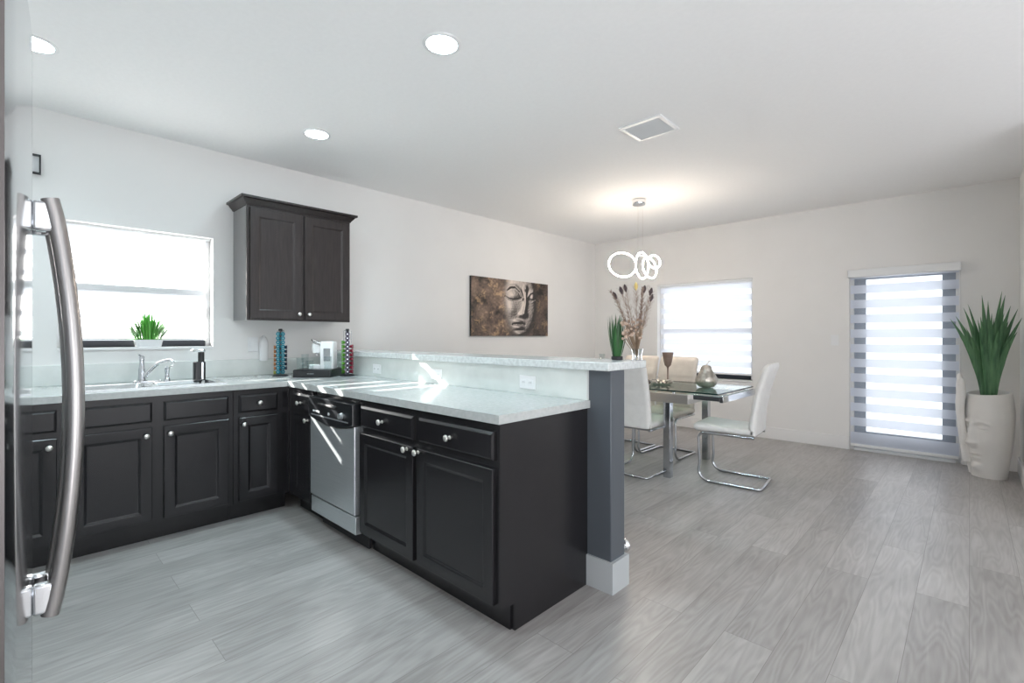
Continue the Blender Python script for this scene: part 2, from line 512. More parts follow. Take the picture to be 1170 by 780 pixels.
# banded shade in the kitchen window
def banded(parent, a0, a1, z0, z1, pitch, gap, place, mats, first=None, arc=0.0):
    """dense bands and sheer bands of a day-night shade; place(a,z,d)->point"""
    d, s = MB(), MB()
    z = z0 if first is None else first
    def sheet(mb, za, zb):
        za, zb = max(za, z0), min(zb, z1)
        if zb - za < 1e-4: return
        mb.add([place(a0, za, 0), place(a1, za, 0), place(a1, zb, 0), place(a0, zb, 0)], [(0, 1, 2, 3)])
    while z < z1:
        sheet(s, z, z + gap); sheet(d, z + gap, z + pitch); z += pitch
    if first is not None and first > z0: sheet(d, z0, first)
    d.build('dense_bands', mats[0], parent, smooth=False)
    s.build('sheer_bands', mats[1], parent, smooth=False)

def ax_place(x): return lambda a, z, d: (x + d, a, z)
def ay_place(y): return lambda a, z, d: (a, y + d, z)

t = thing('roller_shade', 'white banded roller shade drawn down in the kitchen window over the sink', 'window shade', (XL - 0.085, 0, 0))
banded(t, KW[0] + 0.012, KW[1] - 0.03, KW[2] + 0.062, KW[3] - 0.012, 0.131, 0.036, ax_place(0), (M['dense_k'], M['sheer']), first=KW[2] + 0.075)
MB().box(-0.008, 0.008, KW[0] + 0.012, KW[1] - 0.03, KW[2] + 0.050, KW[2] + 0.062).build('bottom_rail', M['white_pl'], t)
MB().box(-0.012, 0.022, KW[0] + 0.005, KW[1] - 0.005, KW[3] - 0.014, KW[3] - 0.001).build('head_rail', M['white_pl'], t)

# dining window
t = thing('window_2', 'bright dining window behind a banded blind', 'window', ((DW[0] + DW[1]) / 2, YF + 0.10, DW[2])); t['kind'] = 'structure'
w2, h = (DW[1] - DW[0]) / 2, DW[3] - DW[2]; f = 0.045
MB().box(-w2, -w2 + f, 0, 0.05, 0, h).box(w2 - f, w2, 0, 0.05, 0, h).box(-w2 + f, w2 - f, 0, 0.05, h - f, h).build('frame', M['trim'], t, bev=0.003)
MB().box(-w2 + f, w2 - f, 0, 0.05, 0, 0.05).build('bottom_sash_rail', M['rail_shaded'], t, bev=0.003)  # dark colour in place of shade, as in the kitchen window
MB().box(-w2 + f, w2 - f, 0, 0.045, 0.60, 0.645).build('meeting_rail', M['white_pl'], t, bev=0.003)
MB().box(-w2 + f, w2 - f, 0.025, 0.029, 0.05, 0.60).box(-w2 + f, w2 - f, 0.032, 0.036, 0.645, h - f).build('pane', M['pane'], t)
struct(MB().box(DW[0], DW[1], YF - 0.012, YF + 0.15, DW[2] - 0.025, DW[2]).build('window_sill', M['trim'], bev=0.003), 'white sill of the dining window', 'window sill')
t = thing('zebra_blind', 'white zebra blind covering the dining window behind the glass table', 'blind', (0, YF + 0.028, 0))
banded(t, DW[0] + 0.035, DW[1] - 0.006, DW[2] + 0.075, DW[3] - 0.02, 0.142, 0.066, ay_place(0), (M['dense_d'], M['sheer']), first=DW[2] + 0.085)
MB().box(DW[0] + 0.035, DW[1] - 0.01, -0.009, 0.009, DW[2] + 0.055, DW[2] + 0.075).build('bottom_rail', M['white_pl'], t, bev=0.003)
MB().box(DW[0] + 0.006, DW[1] - 0.006, -0.02, 0.02, DW[3] - 0.024, DW[3] - 0.002).build('head_rail', M['white_pl'], t, bev=0.004)

# patio door
t = thing('door_1', 'white framed glass patio door behind a banded blind', 'door', ((PD[0] + PD[1]) / 2, YF + 0.03, 0)); t['kind'] = 'structure'
w2, h = (PD[1] - PD[0]) / 2, PD[3]
f = 0.035
MB().box(-w2, -w2 + f, 0, 0.11, 0, h).box(w2 - f, w2, 0, 0.11, 0, h).box(-w2 + f, w2 - f, 0, 0.11, h - f, h).build('frame', M['trim'], t, bev=0.003)
MB().box(-w2 + f, w2 - f, -0.03, 0.11, 0, 0.03).build('threshold', M['white_pl'], t, bev=0.004)
L = MB()
L.box(-w2 + f, -w2 + 0.135, 0.035, 0.08, 0.03, h - f).box(w2 - 0.135, w2 - f, 0.035, 0.08, 0.03, h - f)
L.box(-w2 + 0.135, w2 - 0.135, 0.035, 0.08, 0.03, 0.20).box(-w2 + 0.135, w2 - 0.135, 0.035, 0.08, h - f - 0.05, h - f)
leaf = L.build('door_leaf', M['leaf_backlit'], t)
MB().box(-w2 + 0.135, w2 - 0.135, 0.055, 0.06, 0.20, h - f - 0.05).build('pane', M['pane'], leaf)
t = thing('zebra_blind', 'white zebra blind hung over the glass door beside the tall planter', 'blind', (0, YF - 0.02, 0))
banded(t, PD[0] + 0.012, PD[1] - 0.012, 0.075, 1.86, 0.158, 0.068, ay_place(0), (M['dense'], M['sheer']), first=0.20)
MB().box(PD[0] + 0.012, PD[1] - 0.012, -0.010, 0.010, 0.045, 0.075).build('bottom_rail', M['white_pl'], t, bev=0.004)
MB().box(PD[0] - 0.005, PD[1] + 0.005, -0.062, 0.019, 1.86, 1.945).build('cassette', M['white_pl'], t, bev=0.008)
cr = MB().tube([(PD[1] - 0.004, -0.03, 1.86), (PD[1] - 0.004, -0.03, 0.62)], 0.002, 6); cr.build('pull_cord', M['nickel'], t)

# ------------------------------------------------------------------ worktops
mb = MB()
CZ0, CZ1 = 0.877, 0.914
SX0, SX1, SY0, SY1 = -4.085, -3.645, 0.255, 0.965        # sink cut-out
XF = -3.485
for (a, b, c, d) in ((XL, SX0, YK, 1.339), (SX1, XF, YK, 1.339), (SX0, SX1, YK, SY0), (SX0, SX1, SY1, 1.339)):
    mb.box(a, b, c, d, CZ0, CZ1)
mb.box(XL, -1.357, 1.339, HW[2], CZ0, CZ1)
o = mb.build('worktop', M['quartz'], bev=0.0)
tag(o, 'pale quartz worktop turning the corner from the sink to the end of the peninsula', 'countertop')
mb = MB().box(XL, XL + 0.02, YK, HW[2] - 0.02, CZ1, 1.045)
tag(mb.build('backsplash', M['panel_quartz'], bev=0.002), 'low pale stone backsplash strip along the wall under the window', 'backsplash')
mb = MB().box(XL, -1.363, HW[2] - 0.02, HW[2], CZ1, HW[4])
tag(mb.build('splash_panel', M['panel_quartz'], bev=0.002), 'pale stone panel rising from the peninsula up to the raised bar', 'backsplash')
mb = MB().box(XL, -1.222, 1.928, 2.292, HW[4], 1.106)
tag(mb.build('bar_top', M['granite'], bev=0.004), 'raised pale stone bar slab on the grey half wall', 'countertop')

# ------------------------------------------------------------------ cabinets
def front(mb, O, U, V, N, w, h, t=0.019, fr=0.052):
    """framed door with a recessed flat panel"""
    O, U, V, N = map(Vector, (O, U, V, N))
    prof = [(0, 0), (0, t - .003), (.003, t), (fr, t), (fr + .003, t - .001), (fr + .010, t - .0065), (fr + .016, t - .0085), (fr + .019, t - .0085)]
    rings = []
    for i, d in prof:
        rings.append([O + U * i + V * i + N * d, O + U * (w - i) + V * i + N * d, O + U * (w - i) + V * (h - i) + N * d, O + U * i + V * (h - i) + N * d])
    if U.cross(V).dot(N) < 0: rings = [r[::-1] for r in rings]
    mb.loft(rings)
    return mb

def slab(mb, O, U, V, N, w, h, t=0.019):
    O, U, V, N = map(Vector, (O, U, V, N))
    prof = [(0, 0), (0, t - .008), (.008, t - .002), (.012, t)]
    rings = []
    for i, d in prof:
        rings.append([O + U * i + V * i + N * d, O + U * (w - i) + V * i + N * d, O + U * (w - i) + V * (h - i) + N * d, O + U * i + V * (h - i) + N * d])
    if U.cross(V).dot(N) < 0: rings = [r[::-1] for r in rings]
    mb.loft(rings)
    return mb

def knob(O, N, parent, k=1.0):
    mb = MB().lathe([(0.009 * k, 0), (0.009 * k, .002), (0.005 * k, .005), (0.005 * k, .014 * k), (0.013 * k, .019 * k), (0.0155 * k, .023 * k), (0.014 * k, .028 * k), (0.008 * k, .031 * k), (0.001, .032 * k)], O, N, 16)
    return mb.build('knob', M['nickel'], parent, ang=50)

LX = -3.51        # face of the left run
PY = 1.36         # face of the peninsula

def left_unit(y0, y1, label, doors, drawers, hollow=False, toe_end=None):
    """base cabinet on the left wall, facing +X. doors/drawers: (y0,y1,knob_y or None)"""
    t = thing('base_cabinet', label, 'cabinet', (LX, y0, 0))
    W = y1 - y0; B = XL - LX
    mb = MB()
    top = CZ0
    mb.box(B, -0.02, 0, 0.018, 0.115, top).box(B, -0.02, W - 0.018, W, 0.115, top).box(B, -0.02, 0.018, W - 0.018, 0.115, 0.133).box(B, B + 0.012, 0.018, W - 0.018, 0.133, top)
    if not hollow: mb.box(B + 0.012, -0.02, 0.018, W - 0.018, top - 0.018, top)
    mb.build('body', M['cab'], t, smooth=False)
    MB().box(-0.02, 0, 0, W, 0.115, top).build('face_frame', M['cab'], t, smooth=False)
    MB().box(-0.095, -0.078, 0, W if toe_end is None else toe_end, 0, 0.115).build('toe_kick', M['cab'], t, smooth=False)
    for (a, b, k) in doors:
        d = front(MB(), (0, a - y0, 0.135), Y_, Z_, X_, b - a, 0.555).build('door', M['cab'], t, ang=20)
        if k is not None: knob((0.019, k - y0, 0.645), X_, d)
    for (a, b, k) in drawers:
        d = slab(MB(), (0, a - y0, 0.722), Y_, Z_, X_, b - a, 0.116).build('drawer', M['cab'], t, ang=20)
        if k is not None: knob((0.019, k - y0, 0.78), X_, d)
    return t

left_unit(YK + 0.005, -0.268, 'dark espresso base cabinet at the far left end of the sink run behind the fridge', [(YK + 0.03, -0.30, -0.34)], [(YK + 0.03, -0.30, -0.58)])
left_unit(-0.265, 0.187, 'dark base cabinet partly hidden by the fridge handle, left of the sink cabinet', [(-0.235, 0.155, 0.125)], [(-0.235, 0.155, -0.04)])
left_unit(0.19, 0.997, 'wide dark two door cabinet under the sink with two plain false fronts', [(0.208, 0.565, 0.535), (0.622, 0.968, 0.652)], [(0.208, 0.565, None), (0.622, 0.968, None)], hollow=True)
left_unit(1.0, 1.358, 'narrow dark base cabinet between the sink cabinet and the inside corner', [(1.032, 1.275, 1.058)], [(1.032, 1.275, 1.155)])

def pen_unit(x0, x1, label, doors, drawers, end_panel=False):
    """base cabinet in the peninsula, facing -Y"""
    t = thing('base_cabinet', label, 'cabinet', (x0, PY, 0))
    W = x1 - x0; D = HW[2] - 0.002 - PY
    top = CZ0
    N = -Y_
    mb = MB()
    xr = W - 0.018
    mb.box(0, 0.018, 0.02, D, 0.115, top)
    if not end_panel: mb.box(xr, W, 0.02, D, 0.115, top)
    mb.box(0.018, xr, 0.02, D, 0.115, 0.133).box(0.018, xr, D - 0.012, D, 0.133, top).box(0.018, xr, 0.02, D - 0.012, top - 0.018, top)
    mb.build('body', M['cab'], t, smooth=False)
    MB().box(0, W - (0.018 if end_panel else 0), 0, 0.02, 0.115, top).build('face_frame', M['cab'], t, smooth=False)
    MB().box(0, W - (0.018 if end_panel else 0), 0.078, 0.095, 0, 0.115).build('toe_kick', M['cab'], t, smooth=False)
    if end_panel:
        e = MB()
        e.add([(xr, 0, .115), (xr, .088, .115), (xr, .088, 0), (xr, D, 0), (xr, D, top), (xr, 0, top), (W, 0, .115), (W, .088, .115), (W, .088, 0), (W, D, 0), (W, D, top), (W, 0, top)],
              [(5, 4, 3, 2, 1, 0)[::-1][::-1], (6, 7, 8, 9, 10, 11), (0, 1, 7, 6), (1, 2, 8, 7), (2, 3, 9, 8), (3, 4, 10, 9), (4, 5, 11, 10), (5, 0, 6, 11)])
        e.build('end_panel', M['cab'], t, smooth=False)
    for (a, b, k) in doors:
        d = front(MB(), (a - x0, 0, 0.135), X_, Z_, N, b - a, 0.555).build('door', M['cab'], t, ang=20)
        if k is not None: knob((k - x0, -0.019, 0.675 if end_panel else 0.675), N, d)
    for (a, b, k) in drawers:
        d = slab(MB(), (a - x0, 0, 0.722), X_, Z_, N, b - a, 0.118).build('drawer', M['cab'], t, ang=20)
        if k is not None: knob((k - x0, -0.019, 0.78), N, d)
    return t

pen_unit(-3.508, -3.117, 'narrow dark base cabinet left of the dishwasher beside the inside corner', [(-3.40, -3.127, -3.155)], [(-3.43, -3.127, -3.275)])
pen_unit(-2.497, -1.372, 'large dark two door base cabinet at the open end of the peninsula', [(-2.474, -1.958, -2.005), (-1.925, -1.396, -1.915 + 0.005)], [(-2.468, -1.958, -2.235), (-1.914, -1.397, -1.67)], end_panel=True)

# dishwasher
t = thing('dishwasher', 'stainless dishwasher with a black control panel set in the peninsula', 'dishwasher', (-3.11, PY, 0))
W = 0.606
MB().box(0.004, W - 0.004, 0.02, 0.58, 0.11, 0.866).build('tub', M['soft_black'], t, smooth=False)
MB().box(0.004, W - 0.004, 0.06, 0.075, 0.0, 0.11).build('toe_kick', M['soft_black'], t, smooth=False)
# door with a bowed top edge under the panel
def bow(u): return 0.715 - 0.035 * (1 - (2 * u - 1) ** 2)
mb = MB(); n = 16
lo = [(0.012 + (W - 0.024) * i / n, -0.026, 0.212) for i in range(n + 1)]
hi = [(0.012 + (W - 0.024) * i / n, -0.026, bow(i / n)) for i in range(n + 1)]
outl = lo + hi[::-1]
mb.loft([[(x, 0.02, z) for x, y, z in outl], [(x, y + 0.004, z) for x, y, z in outl], [(x * 0.992 + W * .004, y, 0.46 + (z - 0.46) * 0.993) for x, y, z in outl]])
mb.build('door', M['steel'], t, ang=30)
MB().box(0.012, W - 0.012, -0.020, 0.02, 0.10, 0.200).build('lower_panel', M['steel'], t, bev=0.003)
mb = MB()
hi2 = [(x, y, z + 0.004) for x, y, z in hi]
top = [(0.012 + (W - 0.024) * i / n, -0.026, 0.846) for i in range(n + 1)]
outl = hi2 + top[::-1]
mb.loft([[(x, 0.02, z) for x, y, z in outl], [(x, -0.030, z) for x, y, z in outl], [(x * 0.985 + W * .0075, -0.038, 0.78 + (z - 0.78) * 0.94) for x, y, z in outl]])
cp = mb.build('control_panel', M['black'], t, ang=30)
MB().lathe([(0.020, 0), (0.020, .006), (0.016, .010), (0.016, .020), (0.002, .021)], (0.465, -0.038, 0.765), -Y_, 20).build('dial', M['steel'], cp)
for i in range(4): MB().box(0.08 + 0.024 * i, 0.098 + 0.024 * i, -0.040, -0.037, 0.752, 0.764).build('button', M['slat'], cp)
MB().lathe([(0.009, 0), (0.009, .004), (0.001, .005)], (0.30, -0.038, 0.758), -Y_, 14).build('button', M['slat'], cp)
MB().box(0.17, 0.40, -0.052, -0.037, 0.800, 0.815).build('latch', M['soft_black'], cp, bev=0.004)
MB().box(0.05, 0.54, -0.0385, -0.0375, 0.73, 0.738).build('trim_line', M['steel'], cp)

# upper cabinet
UX = -3.92
t = thing('wall_cabinet', 'dark espresso wall cabinet with crown moulding above the coffee machine', 'cabinet', (XL, 1.208, 1.354))
W, D, Hh = 0.825, UX - XL, 0.885
MB().box(0, D - 0.02, 0, W, 0, Hh).build('body', M['laminate'], t, smooth=False)
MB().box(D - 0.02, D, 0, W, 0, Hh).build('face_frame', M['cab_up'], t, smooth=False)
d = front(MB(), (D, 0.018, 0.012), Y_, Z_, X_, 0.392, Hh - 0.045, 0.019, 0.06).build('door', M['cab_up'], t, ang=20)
knob((D + 0.019, 0.378, 0.055), X_, d)
d = front(MB(), (D, 0.428, 0.012), Y_, Z_, X_, 0.385, Hh - 0.045, 0.019, 0.06).build('door', M['cab_up'], t, ang=20)
knob((D + 0.019, 0.458, 0.055), X_, d)
# crown: profile swept round three sides with mitres
prof = [(0.0, 0.0), (0.006, 0.0), (0.010, 0.010), (0.028, 0.030), (0.034, 0.042), (0.050, 0.046), (0.050, 0.062), (0.0, 0.062)]
path = [((0, 0), (0, -1)), ((D, 0), (1, -1)), ((D, W), (1, 1)), ((0, W), (0, 1))]
rings = [[(p[0] + n_[0] * o_, p[1] + n_[1] * o_, Hh - 0.014 + z) for o_, z in prof] for p, n_ in path]
cm = MB().loft([r[::-1] for r in rings])
cm.build('crown_moulding', M['cab_up'], t, ang=25)

# ------------------------------------------------------------------ sink and things around it
t = thing('kitchen_sink', 'stainless double bowl sink set in the worktop under the window', 'sink', ((SX0 + SX1) / 2, (SY0 + SY1) / 2, CZ1))
hx, hy = (SX1 - SX0) / 2, (SY1 - SY0) / 2
def rr(x0, x1, y0, y1, r, z, n=5):
    p = []
    for cx, cy, a0 in ((x1 - r, y1 - r, 0), (x0 + r, y1 - r, 90), (x0 + r, y0 + r, 180), (x1 - r, y0 + r, 270)):
        for i in range(n + 1):
            a = R_(a0 + 90 * i / n)
            p.append((cx + r * math.cos(a), cy + r * math.sin(a), z))
    return p
mb = MB()
ox, oy = hx + 0.028, hy + 0.028
holes = ((-hx + 0.115, hx - 0.015, -hy + 0.015, -0.02), (-hx + 0.115, hx - 0.015, 0.02, hy - 0.015))
xs = [-ox, -hx + 0.115, hx - 0.015, ox]; ys = [-oy, -hy + 0.015, -0.02, 0.02, hy - 0.015, oy]
for i in range(3):
    for j in range(5):
        if i == 1 and j in (1, 3): continue
        mb.box(xs[i], xs[i + 1], ys[j], ys[j + 1], 0.0005, 0.007)
mb.build('rim', M['sink'], t, smooth=False)
for (a, b, c, d) in holes:
    mb = MB()
    mb.loft([rr(a - .004, b + .004, c - .004, d + .004, .03, .0075), rr(a, b, c, d, .04, .004), rr(a + .008, b - .008, c + .008, d - .008, .05, -.15), rr(a + .04, b - .04, c + .04, d - .04, .05, -.175)], cap0=False)
    bw = mb.build('bowl', M['sink'], t, ang=60)
    MB().lathe([(0.035, 0), (0.03, .003), (0.012, .001)], ((a + b) / 2, (c + d) / 2, -.1755), Z_, 18).build('drain', M['chrome'], bw)

FZ = CZ1 + 0.008
t = thing('kitchen_faucet', 'chrome single lever faucet with an angled spout behind the sink', 'faucet', (-4.035, 0.595, FZ))
MB().loft([rr(-.028, .028, -.05, .11, .027, 0), rr(-.028, .028, -.05, .11, .027, .007), rr(-.022, .022, -.044, .104, .021, .012)]).build('deck_plate', M['chrome'], t)
MB().lathe([(0.024, .008), (0.022, .02), (0.019, .06), (0.019, .085), (0.016, .10), (0.013, .135), (0.0145, .15), (0.0145, .172), (0.010, .178), (0.001, .18)], (0, 0, 0), Z_, 20).build('body', M['chrome_dk'], t, ang=40)
pts = []
for i in range(15):
    u = i / 14
    pts.append((0.02 + 0.13 * u, 0.015 + 0.115 * u, 0.035 + 0.115 * u ** 0.75 + 0.02 * math.sin(PI * u)))
pts += [(0.163, 0.141, 0.143), (0.166, 0.144, 0.128)]
MB().tube(pts, 0.012, 12, rr=[0.014 - 0.004 * i / 16 for i in range(17)]).build('spout', M['chrome'], t, ang=60)
MB().tube([(0.0, 0, .17), (0.012, -0.012, .182), (0.022, -0.022, .19)], 0.006, 10).build('lever', M['chrome'], t)
t = thing('side_sprayer', 'small chrome side sprayer standing right of the faucet spout', 'sprayer', (-4.03, 0.70 + 0.035, FZ))
MB().lathe([(0.021, 0), (0.020, .012), (0.014, .02), (0.012, .05), (0.015, .075), (0.016, .09), (0.010, .098), (0.001, .1)], (0, 0, 0), Z_, 18).build('body', M['chrome_dk'], t, ang=40)
MB().tube([(0, 0, .088), (0.012, .016, .10), (0.022, .03, .103)], 0.007, 10).build('spray_head', M['chrome'], t)

t = thing('soap_dispenser', 'black and chrome pump soap dispenser at the right end of the sink', 'soap dispenser', (-3.98, 0.915, FZ - 0.001))
MB().loft([rr(-.028, .028, -.036, .036, .014, 0), rr(-.028, .028, -.036, .036, .014, .125), rr(-.022, .022, -.030, .030, .012, .13)]).build('body', M['black'], t)
MB().loft([rr(-.030, .030, .006, .024, .006, .004), rr(-.030, .030, .006, .024, .006, .124)]).build('chrome_stripe', M['chrome'], t)
MB().lathe([(0.020, .13), (0.020, .19), (0.018, .20)], (0, 0.012, 0), Z_, 18).build('neck', M['black'], t)
MB().loft([rr(-.02, .02, -.045, .036, .016, .198), rr(-.022, .022, -.056, .038, .018, .208), rr(-.014, .014, -.04, .03, .012, .221)]).build('pump_head', M['chrome'], t)

# plant on the sill
t = thing('potted_grass', 'small bright green grass plant in a white pot on the kitchen window sill', 'plant', (XL - 0.030, 0.668, KW[2]))
MB().loft([rr(-.032, .032, -.075, .075, .03, 0), rr(-.036, .036, -.086, .086, .034, .052), rr(-.03, .03, -.08, .08, .03, .052), rr(-.03, .03, -.078, .078, .03, .045)]).build('pot', M['white_pl'], t)
mb = MB(); random.seed(5)
for i in range(250):
    a = random.uniform(-1, 1); b = random.uniform(-1, 1)
    bx, by = b * .024, a * .068
    l = random.uniform(.7, 1.0)
    tip = (bx + b * .025 + random.uniform(-.008, .008), by + (a * .095 + random.uniform(-.02, .02)) * l, .052 + (.192 - .085 * a * a) * l)
    mb.blade((bx, by, .042), tip, .0105, bend=(0, a * -.01, .03), th=.1, n=5, tipw=.2, wpos=.5)
mb.build('foliage', M['leaf_br'], t)

# ------------------------------------------------------------------ outlets and wall bits
def plate(name, O, U, N, w, h, label, cat='outlet', kind='duplex'):
    t = thing(name, label, cat, O)
    U, N = Vector(U), Vector(N)
    MB().obox(-U * w / 2 - Z_ * h / 2, U, Z_, N, w, h, .005).build('cover_plate', M['white_pl'], t, bev=.002)
    if kind == 'duplex':
        for s in (-1, 1):
            c = U * (s * w * .22)
            f = MB().obox(c - U * .017 - Z_ * .014 + N * .005, U, Z_, N, .034, .028, .002).build('socket', M['white_pl'], t, bev=.001)
            sl = MB()
            for q in (-1, 1): sl.obox(c + U * (q * .006 - .001) - Z_ * .005 + N * .0068, U, Z_, N, .002, .010, .0006)
            sl.build('slot', M['soft_black'], f)
    elif kind == 'rocker':
        MB().obox(-U * .016 - Z_ * .033 + N * .005, U, Z_, N, .032, .066, .004).build('rocker', M['white_pl'], t, bev=.0015)
    return t
yb = HW[2] - 0.0205
plate('outlet', (-1.755, yb, .978), X_, -Y_, .115, .072, 'white outlet on the stone panel nearest the grey post')
plate('outlet', (-2.573, yb, .978), X_, -Y_, .115, .072, 'white outlet in the sunlit patch midway along the stone panel')
plate('outlet', (-3.33, yb, .978), X_, -Y_, .115, .072, 'white outlet on the stone panel nearest the capsule towers')
plate('light_switch', (-1.078, YF - .0005, 1.19), X_, -Y_, .075, .118, 'white light switch on the far wall left of the glass door', 'switch', 'rocker')
plate('light_switch', (XL + .0005, 1.352, 1.165), Y_, X_, .075, .118, 'white wall plate left of the plugged in white device', 'switch', 'rocker')
t = thing('plug_in_freshener', 'white rounded plug-in device on the wall left of the teal capsule tower', 'air freshener', (XL + .001, 1.425, 1.03))
MB().loft([rr(0, .05, -.03, .03, .018, 0), rr(0, .055, -.033, .033, .02, .02), rr(0, .055, -.033, .033, .02, .15), rr(0, .045, -.026, .026, .018, .185), rr(.005, .03, -.014, .014, .011, .20)]).build('body', M['white_pl'], t, ang=50)
MB().box(.02, .042, -.008, .008, .197, .21).build('button', M['slat'], t, bev=.002)
t = thing('wall_box', 'small black rimmed box high on the wall above the fridge handle', 'wall box', (XL + .001, 0.075, 2.31))
MB().box(0, .03, -.04, -.032, -.06, .06).box(0, .03, .032, .04, -.06, .06).box(0, .03, -.032, .032, .052, .06).box(0, .03, -.032, .032, -.06, -.052).build('rim', M['soft_black'], t)
MB().box(0, .006, -.032, .032, -.052, .052).build('back', M['slat'], t)

# ------------------------------------------------------------------ coffee corner
def proj_pod(mb, O, N, r=.0152, h=.026):
    mb.lathe([(r * .55, 0), (r * .72, .004), (r * .95, h - .003), (r * 1.08, h - .0025), (r * 1.08, h)], O, N, 12, cap1=False)
    mb.cur = 1
    mb.cur = 0
    mb.lathe([(r * 1.07, h), (r * .36, h + .001)], O, N, 12, cap0=False, cap1=False)
    mb.cur = 1
    mb.lathe([(r * .36, h + .001), (.0005, h + .0012)], O, N, 12, cap0=False)
    mb.cur = 0
    return mb

def tower(loc, label, cols, height=0.365):
    """capsule rack: base, post, crown and wires. cols: azimuth angles"""
    t = thing('capsule_rack', label, 'capsule rack', loc)
    MB().lathe([(.058, 0), (.058, .008), (.045, .014), (.012, .018)], (0, 0, 0), Z_, 24).build('base', M['black'], t)
    MB().lathe([(.011, .014), (.011, height), (.016, height + .004), (.012, height + .012), (.001, height + .013)], (0, 0, 0), Z_, 14).build('post', M['soft_black'], t)
    mb = MB()
    for a in cols:
        for s in (-1, 1):
            b = a + s * .55
            mb.tube([(.030 * math.cos(b), .030 * math.sin(b), .016), (.030 * math.cos(b), .030 * math.sin(b), height - .004), (.014 * math.cos(b), .014 * math.sin(b), height)], .0016, 6)
    mb.build('wire_frame', M['chrome'], t)
    return t

def pods(loc, az, z0, n, colour, label, group, step=.0335, rad=.0122):
    me = None
    for k in range(n):
        N = Vector((math.cos(az), math.sin(az), 0))
        if me is None:
            o = proj_pod(MB(), (0, 0, 0), N).build('coffee_capsule', [M['pod_' + colour], M['foil']], ang=40)
            me = o
        else:
            o = me.copy(); C.objects.link(o)
        o.location = (loc[0] + N.x * rad, loc[1] + N.y * rad, loc[2] + z0 + step * k)
        tag(o, label, 'coffee capsule', group)

camdir = math.atan2(-1.5, 4.0)     # from the corner towards the camera
P1 = (-3.985, 1.475, CZ1)
P2 = (-3.615, 1.855, CZ1)
c1 = math.atan2(-P1[1], -P1[0]); c2 = math.atan2(-P2[1], -P2[0])
tower(P1, 'chrome capsule tower holding teal capsules, left of the coffee machine tray', [c1 - .42, c1 + .42, c1 + 1.6, c1 - 1.6, c1 + PI])
pods(P1, c1 - .5, .034, 10, 'teal', 'teal coffee capsule in the front left column of the left tower', 'teal capsules')
pods(P1, c1 + .5, .034, 10, 'teal', 'teal coffee capsule in the front right column of the left tower', 'more teal capsules')
pods(P1, c1 - 1.52, .062, 6, 'orange', 'orange coffee capsule on the left side of the left tower', 'orange capsules', rad=.022)
pods(P1, c1 + 1.52, .062, 6, 'plum', 'dark plum coffee capsule on the right side of the left tower', 'plum capsules', rad=.022)
pods(P1, c1 - 1.52, .0285, 1, 'olive', 'olive yellow coffee capsule at the foot of the left tower', None, rad=.024)
tower(P2, 'dark chrome capsule tower holding green and red capsules, beside the stone panel', [c2 - .95, c2, c2 + .95, c2 + PI])
pods(P2, c2, .034, 10, 'plum', 'dark plum coffee capsule in the front column of the right tower', 'dark capsules')
pods(P2, c2 - 1.15, .034, 8, 'lime', 'lime green coffee capsule on the left side of the right tower', 'green capsules', rad=.018)
pods(P2, c2 + 1.15, .034, 7, 'red', 'red coffee capsule on the right side of the right tower', 'red capsules', rad=.018)
pods(P2, c2 + 2.2, .034, 5, 'brown', 'brown coffee capsule at the far right of the right tower', 'brown capsules')

# black tray drawer, turned 45 degrees into the corner
TR = R_(45)
tl = (-3.772, 1.70, CZ1)
t = thing('capsule_tray', 'flat black drawer base under the coffee machine', 'tray', tl, TR)
tw, td, thh = .145, .17, .06
MB().loft([rr(-tw, tw, -td, td, .012, 0), rr(-tw, tw, -td, td, .012, thh - .006), rr(-tw + .005, tw - .005, -td + .005, td - .005, .01, thh)]).build('body', M['black'], t)
dr = MB().box(-tw + .012, tw - .012, -td - .006, -td + .004, .008, thh - .012).build('drawer', M['soft_black'], t, bev=.003)
mb = MB()
for i, wd in enumerate((.006, .004, .006, .005, .006, .004)): mb.box(-.03 + i * .009, -.03 + i * .009 + wd, -td - .0072, -td - .0055, .026, .034)
mb.build('badge', M['foil'], dr)
def on_tray(x, y, z=thh):
    c, s = math.cos(TR), math.sin(TR)
    return (tl[0] + c * x - s * y, tl[1] + s * x + c * y, tl[2] + z)

t = thing('espresso_machine', 'small white espresso machine with a chrome lever on the black drawer base', 'coffee machine', on_tray(.035, .01), TR)
# front of the machine looks along -x local
MB().loft([rr(-.02, .085, -.055, .055, .018, 0), rr(-.02, .085, -.055, .055, .018, .205), rr(-.012, .078, -.048, .048, .016, .217)]).build('body', M['white_pl'], t, ang=40)
MB().loft([rr(-.115, -.018, -.05, .05, .018, .0), rr(-.115, -.018, -.05, .05, .018, .028), rr(-.11, -.02, -.045, .045, .016, .032)]).build('drip_tray', M['white_pl'], t, ang=40)
MB().loft([rr(-.085, -.018, -.042, .042, .02, .125), rr(-.092, -.018, -.045, .045, .022, .15), rr(-.092, -.018, -.045, .045, .022, .195), rr(-.07, -.018, -.035, .035, .02, .21)]).build('brew_head', M['white_pl'], t, ang=40)
MB().lathe([(.012, 0), (.010, .018), (.007, .022)], (-.06, 0, .105), Z_, 14).build('nozzle', M['chrome'], t)
MB().box(.01, .065, -.0575, -.0545, .06, .16).build('side_window', M['chrome_dk'], t, bev=.002)
pts = [(-.02, -.046, .19)] + [(-.055 - .045 * math.sin(a), -.046 + .092 * (1 - math.cos(a)) / 2, .20 + .03 * math.sin(a)) for a in [PI * i / 10 for i in range(11)]] + [(-.02, .046, .19)]
MB().tube(pts, .006, 8, flat=1.4).build('lever', M['chrome'], t)

